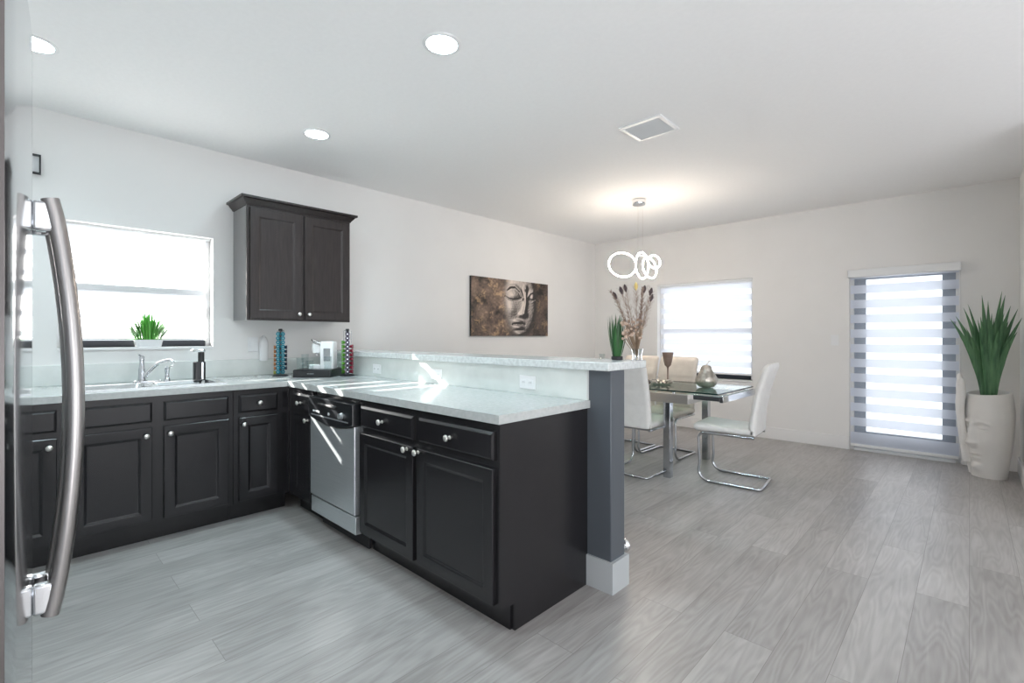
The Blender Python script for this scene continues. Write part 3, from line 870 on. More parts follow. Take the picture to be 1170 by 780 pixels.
def tumbler(loc, label, r=.034, h=.085, group=None):
    t = MB().lathe([(r * .82, 0), (r * .85, .002), (r, h), (r - .003, h), (r * .85 - .003, .008), (.001, .006)], (0, 0, 0), Z_, 20, cap0=True, cap1=False).build('glass_cup', M['glass'], loc=loc, ang=50)
    return tag(t, label, 'glass', group)
tumbler(on_tray(-.105, -.12), 'clear glass at the front left corner of the black drawer base', .030, .09)
tumbler(on_tray(-.10, -.045), 'taller clear glass on the left of the espresso machine drip tray', .028, .115)
tumbler(on_tray(-.03, -.125), 'short clear glass in front of the espresso machine', .030, .07)
tumbler(on_tray(.105, -.115), 'clear glass at the front right corner of the black drawer base', .031, .10)
tumbler(on_tray(.11, .125), 'clear glass behind on the right, nearest the green capsules', .028, .115)

# ------------------------------------------------------------------ fridge
ang = math.atan2(0.0305, -0.403)          # along the face, away from the camera
fr = thing('refrigerator', 'tall stainless two door fridge at the left edge with long bowed handles', 'refrigerator', (-0.874, -0.0065, 0), PI)
# local +x runs along the face; with this rotation local -y points to the room
MB().box(0, .90, .075, .74, .03, 1.77).build('body', M['slat'], fr, bev=.006)
def fdoor(x0, x1, z0, z1, nm='door'):
    mb = MB()
    n = 10; pl = []
    for i in range(n + 1):
        u = i / n
        pl.append((x0 + (x1 - x0) * u, -.004 * (1 - (2 * u - 1) ** 2)))
    outl = [(x0, .068), (x0, .012), (x0 + .004, .004)] + pl[1:-1] + [(x1 - .004, .004), (x1, .012), (x1, .068)]
    mb.loft([[(x, y, z0) for x, y in outl], [(x, y, z1) for x, y in outl]])
    return mb.build(nm, M['steel_fr'], fr, ang=40)
d1 = fdoor(0, .408, .06, 1.775)
d2 = fdoor(.414, .90, .06, 1.775)
MB().box(.02, .88, .09, .70, 0, .03).build('plinth', M['soft_black'], fr)
def fhandle(x, par, z0=.705, z1=1.49):
    pts, n = [], 24
    for i in range(n + 1):
        u = i / n
        off = .020 + .036 * math.sin(PI * u) ** .8
        pts.append((x, -off - .004, z0 + (z1 - z0) * u))
    h = MB().tube(pts, .0135, 14, flat=.95, up=(0, 1, 0)).build('handle', M['handle'], par, ang=50)
    for zz in (z0 + .035, z1 - .035):
        MB().box(x - .010, x + .010, -.030, 0.0, zz - .028, zz + .028).build('bracket', M['chrome'], h, bev=.005)
MB().box(-.004, .0, .002, .068, .06, 1.775).build('edge_strip', M['edge'], d1)  # dark strip laid over the near side of the door
d1.rotation_euler = (0, 0, -(PI - ang))      # the near door stands a few degrees ajar on its hinge
fhandle(.383, d1)
fa = R_(3.2)                                  # and so does the far one
d2.rotation_euler = (0, 0, fa)
d2.location = (.90 - .90 * math.cos(fa), -.90 * math.sin(fa), 0)
fhandle(.436, d2)

# ------------------------------------------------------------------ wall art (painted carved face)
def art():
    y0, y1, z0, z1 = 3.70, 5.105, 1.235, 1.945
    nu, nv = 330, 170
    s = np.linspace(0, 1, nu)[None, :].repeat(nv, 0); tt = np.linspace(0, 1, nv)[:, None].repeat(nu, 1)
    rng = np.random.default_rng(3)
    def vnoise(fx, fy):
        g = rng.random((fy + 2, fx + 2)); xx = s * fx; yy = tt * fy
        i = np.minimum(xx.astype(int), fx); j = np.minimum(yy.astype(int), fy); a = xx - i; b = yy - j
        a = a * a * (3 - 2 * a); b = b * b * (3 - 2 * b)
        return (g[j, i] * (1 - a) + g[j, i + 1] * a) * (1 - b) + (g[j + 1, i] * (1 - a) + g[j + 1, i + 1] * a) * b
    n1 = vnoise(8, 5) * .5 + vnoise(20, 12) * .3 + vnoise(60, 34) * .2
    n2 = vnoise(90, 50) * .5 + vnoise(40, 22) * .5
    n3 = vnoise(14, 8)
    X = s * 1.98; Yy = tt             # square units (height = 1)
    def P(a, b): return a * 1.98, b
    def gauss(cx, cy, sx, sy): return np.exp(-(((X - cx) / sx) ** 2 + ((Yy - cy) / sy) ** 2))
    def seg(ax, ay, bx, by):
        dx, dy = bx - ax, by - ay
        u = np.clip(((X - ax) * dx + (Yy - ay) * dy) / (dx * dx + dy * dy), 0, 1)
        return np.hypot(X - ax - u * dx, Yy - ay - u * dy)
    def poly(pts):
        d = 9 * np.ones_like(X)
        for p, q in zip(pts[:-1], pts[1:]): d = np.minimum(d, seg(*p, *q))
        return d
    # height field of a calm carved face, cropped by the canvas
    fm = 1 / (1 + np.exp(-((.66 - np.hypot((X - 1.22) / .66, (Yy - .62) / 1.02)) / .035)))
    h = fm * np.sqrt(np.clip(1.05 - ((X - 1.25) / .72) ** 2 - ((Yy - .55) / 1.1) ** 2, .02, 2)) * .55
    nose = poly([P(.672, .84), P(.675, .62), P(.655, .42)])
    h += .16 * np.exp(-(nose / .045) ** 2) * np.clip(1.25 - Yy * .55, .6, 1.2)
    h += .15 * gauss(1.27, .405, .065, .06) + .07 * gauss(1.18, .385, .045, .04) + .05 * gauss(1.36, .39, .035, .035)
    br = poly([P(.385, .70), P(.41, .82), P(.46, .89), P(.53, .90), P(.60, .82), P(.635, .70)])
    h += .10 * np.exp(-(br / .035) ** 2) - .05 * np.exp(-(poly([P(.40, .70), P(.43, .80), P(.48, .855), P(.53, .86), P(.585, .79), P(.61, .70)]) / .03) ** 2)
    h += .12 * gauss(1.0, .735, .15, .085)
    lid = poly([P(.40, .70), P(.45, .66), P(.51, .645), P(.57, .66), P(.61, .69)])
    h -= .10 * np.exp(-(lid / .016) ** 2)
    br2 = poly([P(.705, .72), P(.735, .80), P(.78, .83)])
    h += .07 * np.exp(-(br2 / .03) ** 2) + .09 * gauss(1.53, .72, .06, .07) - .07 * np.exp(-(poly([P(.73, .68), P(.76, .66), P(.80, .68)]) / .016) ** 2)
    h += .15 * gauss(1.14, .262, .10, .030) + .19 * gauss(1.15, .155, .10, .042) - .13 * np.exp(-(poly([P(.50, .205), P(.55, .215), P(.585, .205), P(.63, .215), P(.665, .205)]) / .014) ** 2)
    h += .16 * gauss(1.17, .03, .12, .07) - .06 * gauss(1.15, .10, .10, .025)
    h += .24 * gauss(1.335, .885, .040, .042)
    h += .14 * gauss(.93, .50, .17, .16)
    h += (1 - fm) * .03 * n2 + .012 * n2
    gy, gx = np.gradient(h, 1 / (nv - 1), 1.98 / (nu - 1))
    nz = 1 / np.sqrt(1 + gx ** 2 + gy ** 2)
    lam = np.clip((gx * .62 - gy * .30 + .75) * nz, 0, 1.5)       # painted as lit from the left... the carving's own tone
    lam = np.clip((-gx * -.55 - gy * .38 + .72) * nz, 0, 1.4)
    lam = lam ** 1.7 * 1.5
    face = np.stack([lam * .50 + .025, lam * .44 + .02, lam * .40 + .018], -1) * (.75 + .4 * n1[..., None])
    warm = np.clip(.55 + .9 * (n1 - .5) * 2, .1, 1.4)
    bgc = np.stack([.23 * warm, .155 * warm, .115 * warm], -1) * (.55 + .9 * n2[..., None])
    gold = np.clip((n3 * n2 - .30) * 4, 0, 1)[..., None] * np.array([.20, .13, .06])
    bgc = (bgc + gold) * np.where(s[..., None] > .78, .55, 1.0)
    k = fm[..., None]
    col = bgc * (1 - k) + face * k
    # canvas mesh: relief front + sides
    V, F = [], []
    for j in range(nv):
        for i in range(nu):
            V.append((0.030 + .004 * float(h[j, i]), (y1 - y0) * i / (nu - 1), (z1 - z0) * j / (nv - 1)))
    for j in range(nv - 1):
        for i in range(nu - 1):
            a = j * nu + i
            F.append((a, a + 1, a + nu + 1, a + nu))
    me = bpy.data.meshes.new('painted_front')
    me.from_pydata(V, [], F)
    ca = me.color_attributes.new('paint', 'FLOAT_COLOR', 'POINT')
    arr = np.ones((nu * nv, 4), np.float32); arr[:, :3] = np.clip(col, 0, 1).reshape(-1, 3)
    ca.data.foreach_set('color', arr.ravel())
    me.polygons.foreach_set('use_smooth', [True] * len(F))
    m = mat('painted_canvas', (.2, .15, .1), .5)
    at = nd(m, 'ShaderNodeVertexColor'); at.layer_name = 'paint'
    lk(m, at.outputs[0], m.node_tree.nodes['Principled BSDF'].inputs['Base Color'])
    me.materials.append(m)
    t = thing('wall_art', 'brown and bronzed canvas of a calm carved face on the long white wall', 'painting', (XL + .001, y0, z0))
    o = bpy.data.objects.new('painted_front', me); C.objects.link(o); o.parent = t
    MB().box(0, .0295, 0, y1 - y0, 0, z1 - z0).build('canvas_frame', M['soft_black'], t)
art()

# ------------------------------------------------------------------ things on the bar
BZ = 1.106
random.seed(11)
t = thing('potted_grass', 'clump of dark green upright blades standing on the bar left of the vase', 'plant', (-1.345, 2.205, BZ))
MB().lathe([(.026, 0), (.030, .004), (.030, .018), (.024, .020), (.002, .019)], (0, 0, 0), Z_, 18).build('base', M['soft_black'], t)
mb = MB()
for i in range(46):
    a = random.uniform(0, 2 * PI); r = math.sqrt(random.random())
    b = (r * .022 * math.cos(a), r * .022 * math.sin(a), .015)
    L_ = random.uniform(.18, .265) * (1.03 - .12 * r)
    tip = (r * .055 * math.cos(a) + random.uniform(-.006, .006), r * .055 * math.sin(a) + random.uniform(-.006, .006), L_)
    mb.blade(b, tip, .010, bend=(math.cos(a) * .01, math.sin(a) * .01, 0), side=(math.sin(a), -math.cos(a), 0), th=.12, n=6, w0=.8, wpos=.5)
mb.build('foliage', M['leaf_dk'], t)

vx, vy = -1.232 - .012, 2.235
t = thing('glass_vase', 'small ribbed glass vase on the bar end holding dried feathers', 'vase', (vx, vy, BZ))
prof = [(.020, 0), (.024, .003), (.020, .020), (.024, .04), (.029, .060)]
MB().lathe(prof + [(.026, .060), (.021, .04), (.016, .022), (.001, .012)], (0, 0, 0), Z_, 24, cap1=False).build('body', M['glass'], t, ang=60)
mb = MB()
for k in range(8):
    a = 2 * PI * k / 8
    mb.tube([((r + .0012) * math.cos(a), (r + .0012) * math.sin(a), z) for r, z in prof], .0016, 6)
mb.build('ribs', M['chrome_dk'], t)
# feathers and dried stems: each one its own thing
RGT = Vector((math.cos(R_(43.8)), math.sin(R_(43.8)), 0))
FWD = Vector((-math.sin(R_(43.8)), math.cos(R_(43.8)), 0))
def feather(dx, dz, dy, kind, label, dense=90):
    """tip offset (to the right, up, away) from the vase foot"""
    base_ = Vector((vx, vy, BZ + .016))
    tip = RGT * dx + FWD * dy + Z_ * (dz - .016)
    mid = tip * .5 + RGT * (-dx * .12) + Z_ * .02
    t = thing('peacock_feather', label, 'feather', base_, 0)
    def P(u): return (mid * (2 * u * (1 - u)) + tip * u * u)
    pts = [P(i / 14) for i in range(15)]
    MB().tube(pts, .0016, 6, rr=[.0018 - .001 * i / 14 for i in range(15)]).build('quill', M['stem'], t)
    mb = MB()
    for i in range(dense):
        u = random.uniform(.30, .985); p = P(u)
        q = (P(min(u + .02, 1.02)) - p).normalized()
        s = q.cross(FWD).normalized() * random.choice((-1, 1))
        l = random.uniform(.010, .030) * (1.0 if kind != 'bare' else .5)
        e = p + q * l * 1.1 + s * l * random.uniform(.3, .9) + FWD * random.uniform(-.01, .01)
        mb.tube([p, p.lerp(e, .6) + q * .002, e], .0006, 3)
    mb.build('barbs', M['feather'], t)
    if kind in ('dark', 'gold'):
        q = (P(1.0) - P(.93)).normalized()
        e = MB(); c = P(.97)
        e.blade(c - q * .018, c + q * .024, .021, side=q.cross(FWD), th=.3, n=8, tipw=.2, wpos=.45, w0=.3)
        e.build('eye', M['eye_gold'] if kind == 'gold' else M['eye'], t)
    return t
feather(-.135, .362, .01, 'bare', 'shaggy brown feather leaning furthest left in the vase', 190)
feather(-.115, .345, .02, 'dark', 'dark tipped feather second from the left in the vase')
feather(-.090, .368, -.02, 'dark', 'dark tipped feather third from the left in the vase')
feather(-.056, .385, .03, 'dark', 'tall dark tipped feather left of the yellow one')
feather(-.006, .392, .0, 'gold', 'yellow tipped feather in the middle of the vase')
feather(.044, .378, .02, 'dark', 'dark tipped feather just right of the yellow one')
feather(.070, .362, -.01, 'dark', 'dark tipped feather second from the right in the vase')
feather(.082, .332, .02, 'dark', 'shorter dark tipped feather leaning furthest right in the vase')
def spike(dx, dz, label):
    t = thing('dried_spike', label, 'dried stem', (vx, vy, BZ + .016))
    tip = RGT * dx + Z_ * (dz - .016)
    MB().tube([tip * (i / 10) for i in range(11)], .0018, 6).build('stem', M['stem'], t)
    mb = MB()
    for i in range(150):
        u = random.uniform(.42, 1.0); p = tip * u
        a = random.uniform(0, 2 * PI)
        d = RGT * math.cos(a) + FWD * math.sin(a)
        mb.tube([p, p + d * .008 + Z_ * .012], .0013, 4)
    mb.build('bristles', M['feather'], t)
spike(.030, .372, 'long brown bristly dried spike right of centre in the vase')
t = thing('dried_bouquet', 'loose bunch of pinkish brown dried flowers low in the vase', 'dried flowers', (vx, vy, BZ + .016))
mb, mh = MB(), MB()
for i in range(60):
    a = random.uniform(0, 2 * PI); r = random.random() ** .5
    tip = RGT * (-.018 + .062 * r * math.cos(a)) + FWD * (.045 * r * math.sin(a)) + Z_ * (random.uniform(.12, .215) - .03 * r)
    mb.tube([Vector((0, 0, 0)) + tip * .05, tip * .55, tip], .0011, 4)
    mh.ball(tip, random.uniform(.005, .010), seg=7, rings=5)
mb.build('stems', M['stem'], t)
mh.build('flower_heads', M['dried'], t)
tumbler((-1.435, 2.20, BZ), 'tiny clear glass on the bar left of the green blades', .017, .030)

# small chrome and black thing on the floor behind the post
t = thing('door_stop', 'small round chrome and black fitting low on the dining side of the grey post', 'fitting', (-1.268, HW[3], .168))
MB().lathe([(.030, 0), (.030, .006), (.012, .012), (.012, .028), (.026, .034), (.034, .042), (.034, .050), (.028, .054)], (0, 0, 0), Y_, 24).build('bracket', M['chrome'], t, ang=50)
MB().lathe([(.026, .0535), (.024, .060), (.001, .062)], (0, 0, 0), Y_, 24).build('bumper', M['soft_black'], t, ang=50)

# ------------------------------------------------------------------ dining table
TX0, TX1, TY0, TY1 = -3.42, -1.435, 3.93, 4.83
t = thing('dining_table', 'extendable glass dining table with square chrome legs', 'table', ((TX0 + TX1) / 2, (TY0 + TY1) / 2, 0))
cx, cy = (TX0 + TX1) / 2, (TY0 + TY1) / 2
def glass_sheet(x0, x1, y0, y1, z0, z1):
    mb = MB(); mb.box(x0, x1, y0, y1, z0, z1)
    mb.mi = [0, 0, 1, 1, 1, 1]
    return mb
def bx(mb, x0, x1, y0, y1, z0, z1): return mb.box(x0 - cx, x1 - cx, y0 - cy, y1 - cy, z0, z1)
glass_sheet(-3.14 - cx, -1.475 - cx, TY0 + .03 - cy, TY1 - cy, .750, .762).build('glass_top', [M['glass_top'], M['glass_edge']], t, smooth=False)
glass_sheet(TX0 - cx, -3.15 - cx, TY0 + .03 - cy, TY1 - cy, .750, .762).build('extension_leaf', [M['glass_top'], M['glass_edge']], t, smooth=False)
fr_ = MB()
for (a, b) in ((TY0, TY0 + .05), (TY1 - .05, TY1)):
    bx(fr_, -3.16, -1.715, a, b, .655, .735)
bx(fr_, -3.16, -3.11, TY0 + .05, TY1 - .05, .655, .735); bx(fr_, -1.765, -1.715, TY0 + .05, TY1 - .05, .655, .735)
fr_.build('apron', M['apron'], t, bev=.002)
sl = MB()
sl2 = MB()
for (a, b) in ((TY0 + .056, TY0 + .09), (TY1 - .09, TY1 - .056)):
    bx(sl2, TX0 + .01, -3.16, a, b, .695, .735); bx(sl, -1.715, TX1 - .03, a, b, .695, .735)
bx(sl, TX1 - .03, TX1, TY0 + .03, TY1, .690, .742); bx(sl2, TX0 - .02, TX0 + .01, TY0 + .03, TY1, .690, .742)
sl.build('extension_slide', M['chrome'], t, bev=.002)
sl2.build('extension_slide', M['chrome'], t, bev=.002)
sp = MB()
for x in (-3.05, -1.85):
    for y in (TY0 + .025, TY1 - .025): sp.lathe([(.015, .735), (.015, .7497)], (x - cx, y - cy, 0), Z_, 14)
sp.build('glass_pad', M['chrome'], t)
for x in (-3.06, -1.905):
    for y in (TY0 + .031, TY1 - .031):
        MB().box(x - .031 - cx, x + .031 - cx, y - .031 - cy, y + .031 - cy, 0, .655).build('leg', M['chrome_dk'], t, bev=.002)

# ------------------------------------------------------------------ chairs
def make_chair(label, leather, group):
    t = thing('dining_chair', label, 'chair', (0, 0, 0), 0, group)
    # padded seat with a rounded front lip
    prof = [(-.20, .425), (-.10, .425), (.10, .425), (.22, .420), (.262, .425), (.282, .447), (.280, .475), (.262, .492), (.225, .498), (.16, .493), (.05, .486), (-.10, .484), (-.20, .486)]
    xs = [(-.212, .0), (-.205, .35), (-.192, .85), (-.17, 1), (-.08, 1), (.08, 1), (.17, 1), (.192, .85), (.205, .35), (.212, .0)]
    rings = [[(x, y + (0 if y < .2 else -.012 * (1 - k)), .455 + (z - .455) * (.45 + .55 * k)) for y, z in prof] for x, k in xs]
    MB().loft(rings).build('seat', leather, t, ang=60)
    # leaning padded back with stitched channels
    n = 22; front_, back_ = [], []
    for i in range(n + 1):
        u = i / n
        z = .435 + .575 * u
        y = -.185 - .115 * u ** 1.15 + .02 * math.sin(PI * u)
        g = 0.0
        for zz in (.33, .60, .80):
            g = max(g, math.exp(-((u - zz) / .02) ** 2))
        th = .034 if u < .93 else .034 * math.sqrt(max(0.02, 1 - ((u - .93) / .075) ** 2))
        front_.append((y + th - .010 * g, z)); back_.append((y - th * .75 + .007 * g, z))
    prof = front_ + back_[::-1]
    cen = [(sum(p[0] for p in (prof[i], prof[-1 - i])) / 2) for i in range(n + 1)]
    cen = cen + cen[::-1]
    rings = []
    for x, k in xs:
        rings.append([(x, c + (p[0] - c) * (.25 + .75 * k), p[1] - (.018 * (1 - k) if p[1] > .98 else 0)) for p, c in zip(prof, cen)])
    MB().loft(rings[::-1]).build('backrest', leather, t, ang=60)
    # cantilever tube: floor loop, front bends, runs under the seat
    pts = []
    def arc(c, r, a0, a1, x, k=6):
        return [(x, c[0] + r * math.cos(R_(a0 + (a1 - a0) * i / k)), c[1] + r * math.sin(R_(a0 + (a1 - a0) * i / k))) for i in range(k + 1)]
    zf = .011
    left = [(-.2, -.20, .415), (-.2, .16, .415)] + arc((.185, .365), .05, 90, 0, -.2) + [(-.2, .225, .16)] + arc((.145, zf + .09), .09, -5, -90, -.2) + [(-.2, -.20, zf)]
    corner_l = [(-.2, -.225, zf), (-.192, -.238, zf), (-.18, -.245, zf)]
    right = [(-x, y, z) for x, y, z in left][::-1]
    corner_r = [(-x, y, z) for x, y, z in corner_l][::-1]
    MB().tube(left + corner_l + corner_r + right, .0115, 10, up=None).build('frame', M['chrome_dk'], t, ang=60)
    MB().box(-.2, .2, -.19, -.16, .408, .424).build('cross_bar', M['chrome_dk'], t, bev=.002)
    return t

ch1 = make_chair('white leather cantilever chair at the right end of the glass table', M['leather'], 'dining chairs')
ch1.location = (-1.455, 4.265, 0); ch1.rotation_euler = (0, 0, R_(90 + 5))
dup(ch1, (-2.195, 3.99, 0), R_(0), 'white leather cantilever chair seen from behind beside the grey post', 'dining chairs')
ch3 = make_chair('white leather cantilever chair, coloured as in warm shade, on the window side behind the goblet', M['leather_shaded'], 'dining chairs')
ch3.location = (-2.285, 4.725, 0); ch3.rotation_euler = (0, 0, R_(180))
dup(ch3, (-2.745, 4.745, 0), R_(180), 'white leather cantilever chair, coloured as in warm shade, on the window side half hidden by the near chair', 'dining chairs')

# ------------------------------------------------------------------ things on the table
GZ = .7625
t = thing('pear_ornament', 'hammered silver pear ornament standing on the glass table', 'ornament', (-1.745, 4.40, GZ))
mb = MB()
pr = [(.030, 0), (.062, .006), (.088, .030), (.096, .060), (.090, .090), (.074, .120), (.058, .145), (.050, .168), (.045, .185), (.032, .200), (.012, .206), (.004, .202)]
seg = 36; rings = []
for i, (r, z) in enumerate(pr):
    rings.append([((r * (1 + .05 * math.sin(5 * (2 * PI * j / seg) + i * 1.3))) * math.cos(2 * PI * j / seg), (r * (1 + .05 * math.sin(4 * (2 * PI * j / seg) - i * 1.7))) * math.sin(2 * PI * j / seg), z) for j in range(seg)])
mb.loft(rings).build('body', M['silver'], t, ang=70)
MB().tube([(0, 0, .198), (.006, .004, .218), (.018, .010, .236), (.030, .018, .246)], .005, 8).build('stalk', M['silver'], t)
MB().blade((0, 0, .205), (-.062, -.030, .222), .034, bend=(0, 0, .03), th=.1, n=8, wpos=.5, w0=.2).build('leaf', M['silver'], t)

t = thing('goblet', 'smoky brown glass goblet candle holder standing on the glass table', 'goblet', (-2.215, 4.60, GZ))
MB().lathe([(.045, 0), (.045, .004), (.012, .012), (.008, .03), (.008, .145), (.014, .160)], (0, 0, 0), Z_, 22).build('foot', M['mauve'], t, ang=40)
cupp = [(.014, .160), (.030, .175), (.040, .215), (.054, .305), (.051, .305), (.037, .217), (.026, .182), (.001, .170)]
seg = 28
MB().loft([[((r * (1 + .03 * math.cos(14 * 2 * PI * j / seg))) * math.cos(2 * PI * j / seg), (r * (1 + .03 * math.cos(14 * 2 * PI * j / seg))) * math.sin(2 * PI * j / seg), z) for j in range(seg)] for r, z in cupp]).build('cup', M['mauve'], t, ang=60)

t = thing('leaf_dish', 'round pewter leaf edged dish on the glass table under the goblet', 'dish', (-2.20, 4.42, GZ))
MB().lathe([(.06, 0), (.08, .003), (.095, .012), (.098, .015), (.08, .008), (.001, .006)], (0, 0, 0), Z_, 30).build('plate', M['silver'], t, ang=50)
mb = MB()
for k in range(14):
    a = 2 * PI * k / 14
    c, s_ = math.cos(a), math.sin(a)
    mb.blade((.08 * c, .08 * s_, .012), (.135 * c, .135 * s_, .022 + .014 * (k % 2)), .045, bend=(0, 0, .02), side=(-s_, c, 0), th=.08, n=6, wpos=.5, w0=.3)
mb.build('leaf_rim', M['silver'], t)
random.seed(21)
t = thing('dried_garland', 'brown dried petal garland piled beside the dish on the glass table', 'garland', (-2.315, 4.215, GZ))
mb = MB()
for i in range(120):
    a = random.uniform(0, 2 * PI); r = .085 * math.sqrt(random.random())
    b = Vector((r * math.cos(a) * 1.2, r * math.sin(a), .004 + random.random() * .055 * (1.15 - r / .085)))
    mb.blade(b, b + Vector((random.uniform(-.04, .04), random.uniform(-.04, .04), random.uniform(.0, .035))), .026, bend=(0, 0, .015), th=.12, n=4, wpos=.5, w0=.4)
mb.build('petals', M['mauve'], t)

# ------------------------------------------------------------------ pendant lamp
pcx, pcy = -2.519, 4.563
t = thing('pendant_lamp', 'pendant lamp of glowing interlocked rings hung over the dining table', 'lamp', (pcx, pcy, H))
MB().lathe([(.066, -.055), (.068, -.052), (.068, -.003), (.066, 0)], (0, 0, 0), Z_, 28).build('canopy', M['chrome'], t, ang=40)
pv = Vector((pcx, pcy, 0)).normalized()            # away from the camera
pr_ = Vector((pv.y, -pv.x, 0))                     # to the right as seen from the kitchen
ppm = 5.12 / 545
def off(u, v):  # a point of the lamp by how far it hangs right of and below the canopy
    return pr_ * ((u - 730) * ppm) + Z_ * (-(v - 228) * ppm * 0.985)
MB().tube([off(729, 231), off(729, 292)], .0015, 6).build('cable', M['nickel'], t)
MB().tube([off(734, 231), off(734, 292)], .0015, 6).build('cable', M['nickel'], t)
MB().obox(off(727, 292) - Z_ * .006, pr_, pv, Z_, .085, .012, .012).build('hanger', M['nickel'], t)
def ring(u, v, rad, yaw, tilt, roll, depth=0.0):
    c = off(u, v) + pv * depth
    a = (pr_ * math.cos(yaw) + pv * math.sin(yaw)); b = Z_ * math.cos(tilt) + (pr_ * -math.sin(yaw) + pv * math.cos(yaw)) * math.sin(tilt)
    a2 = a * math.cos(roll) + b * math.sin(roll); b2 = b * math.cos(roll) - a * math.sin(roll)
    n = 48
    pts = [c + a2 * rad * math.cos(2 * PI * i / n) + b2 * rad * math.sin(2 * PI * i / n) for i in range(n)]
    ax = a2.cross(b2)
    MB().tube(pts, .0062, 8, closed=True, up=ax).build('ring', M['ring'], t, ang=60)
ring(712, 301.5, .145, R_(15), R_(20), 0)
ring(733.5, 303, .138, R_(62), R_(0), R_(4), .02)
ring(741.5, 306.5, .112, R_(52), R_(10), R_(-14), -.02)
ring(746.5, 299, .070, R_(30), R_(10), R_(10), .03)

# ------------------------------------------------------------------ recessed lights and the vent
def can(x, y, label, watts=CAN_W):
    t = thing('recessed_light', label, 'ceiling light', (x, y, H), 0, 'recessed ceiling lights')
    MB().lathe([(.092, 0), (.094, -.003), (.088, -.007), (.076, -.006), (.075, -.001)], (0, 0, 0), Z_, 36, cap0=False, cap1=False).build('trim_ring', M['white_pl'], t, ang=60)
    MB().lathe([(.0755, -.0015), (.06, -.0045), (.03, -.006), (.001, -.0065)], (0, 0, 0), Z_, 36).build('lens', M['lens'], t, ang=60)
    d = bpy.data.lights.new('beam', 'AREA'); d.shape = 'DISK'; d.size = .13; d.energy = watts; d.color = CAN_COL; d.spread = R_(125)
    o = bpy.data.objects.new('beam', d); C.objects.link(o); o.parent = t; o.location = (0, 0, -.010)
can(-1.88, 1.46, 'large bright recessed light in the ceiling straight above the peninsula')
can(-3.36, 1.492, 'smaller looking recessed light in the ceiling near the wall cabinet')
can(-3.325, 0.064, 'recessed light in the ceiling by the top of the fridge')
can(-1.88, 0.064, 'added unseen recessed light in the kitchen ceiling, over the walkway beside the fridge')  # this and the next two are out of view, added for extra light
can(1.4, 1.4, 'added unseen recessed light in the room to the right, nearer the planter', 3.2)
can(1.4, -1.2, 'added unseen recessed light in the room to the right, furthest from the planter', 3.2)

t = thing('ceiling_vent', 'square white louvred air vent in the ceiling', 'vent', (-1.60, 3.04, H))
a, b = .155, .145
MB().box(-a, a, -b, -b + .028, -.012, 0).box(-a, a, b - .028, b, -.012, 0).box(-a, -a + .028, -b + .028, b - .028, -.012, 0).box(a - .028, a, -b + .028, b - .028, -.012, 0).build('frame', M['white_pl'], t, bev=.003)
MB().box(-a + .028, a - .028, -b + .028, b - .028, -.002, -.0005).build('duct', M['dark_gap'], t)
for i in range(9):
    y = -b + .040 + i * .0262
    MB().obox((-a + .028, y, -.003), X_, Vector((0, .75, -.42)).normalized(), Vector((0, .42, .75)).normalized(), 2 * a - .056, .022, .0016).build('slat', M['slat'], t)

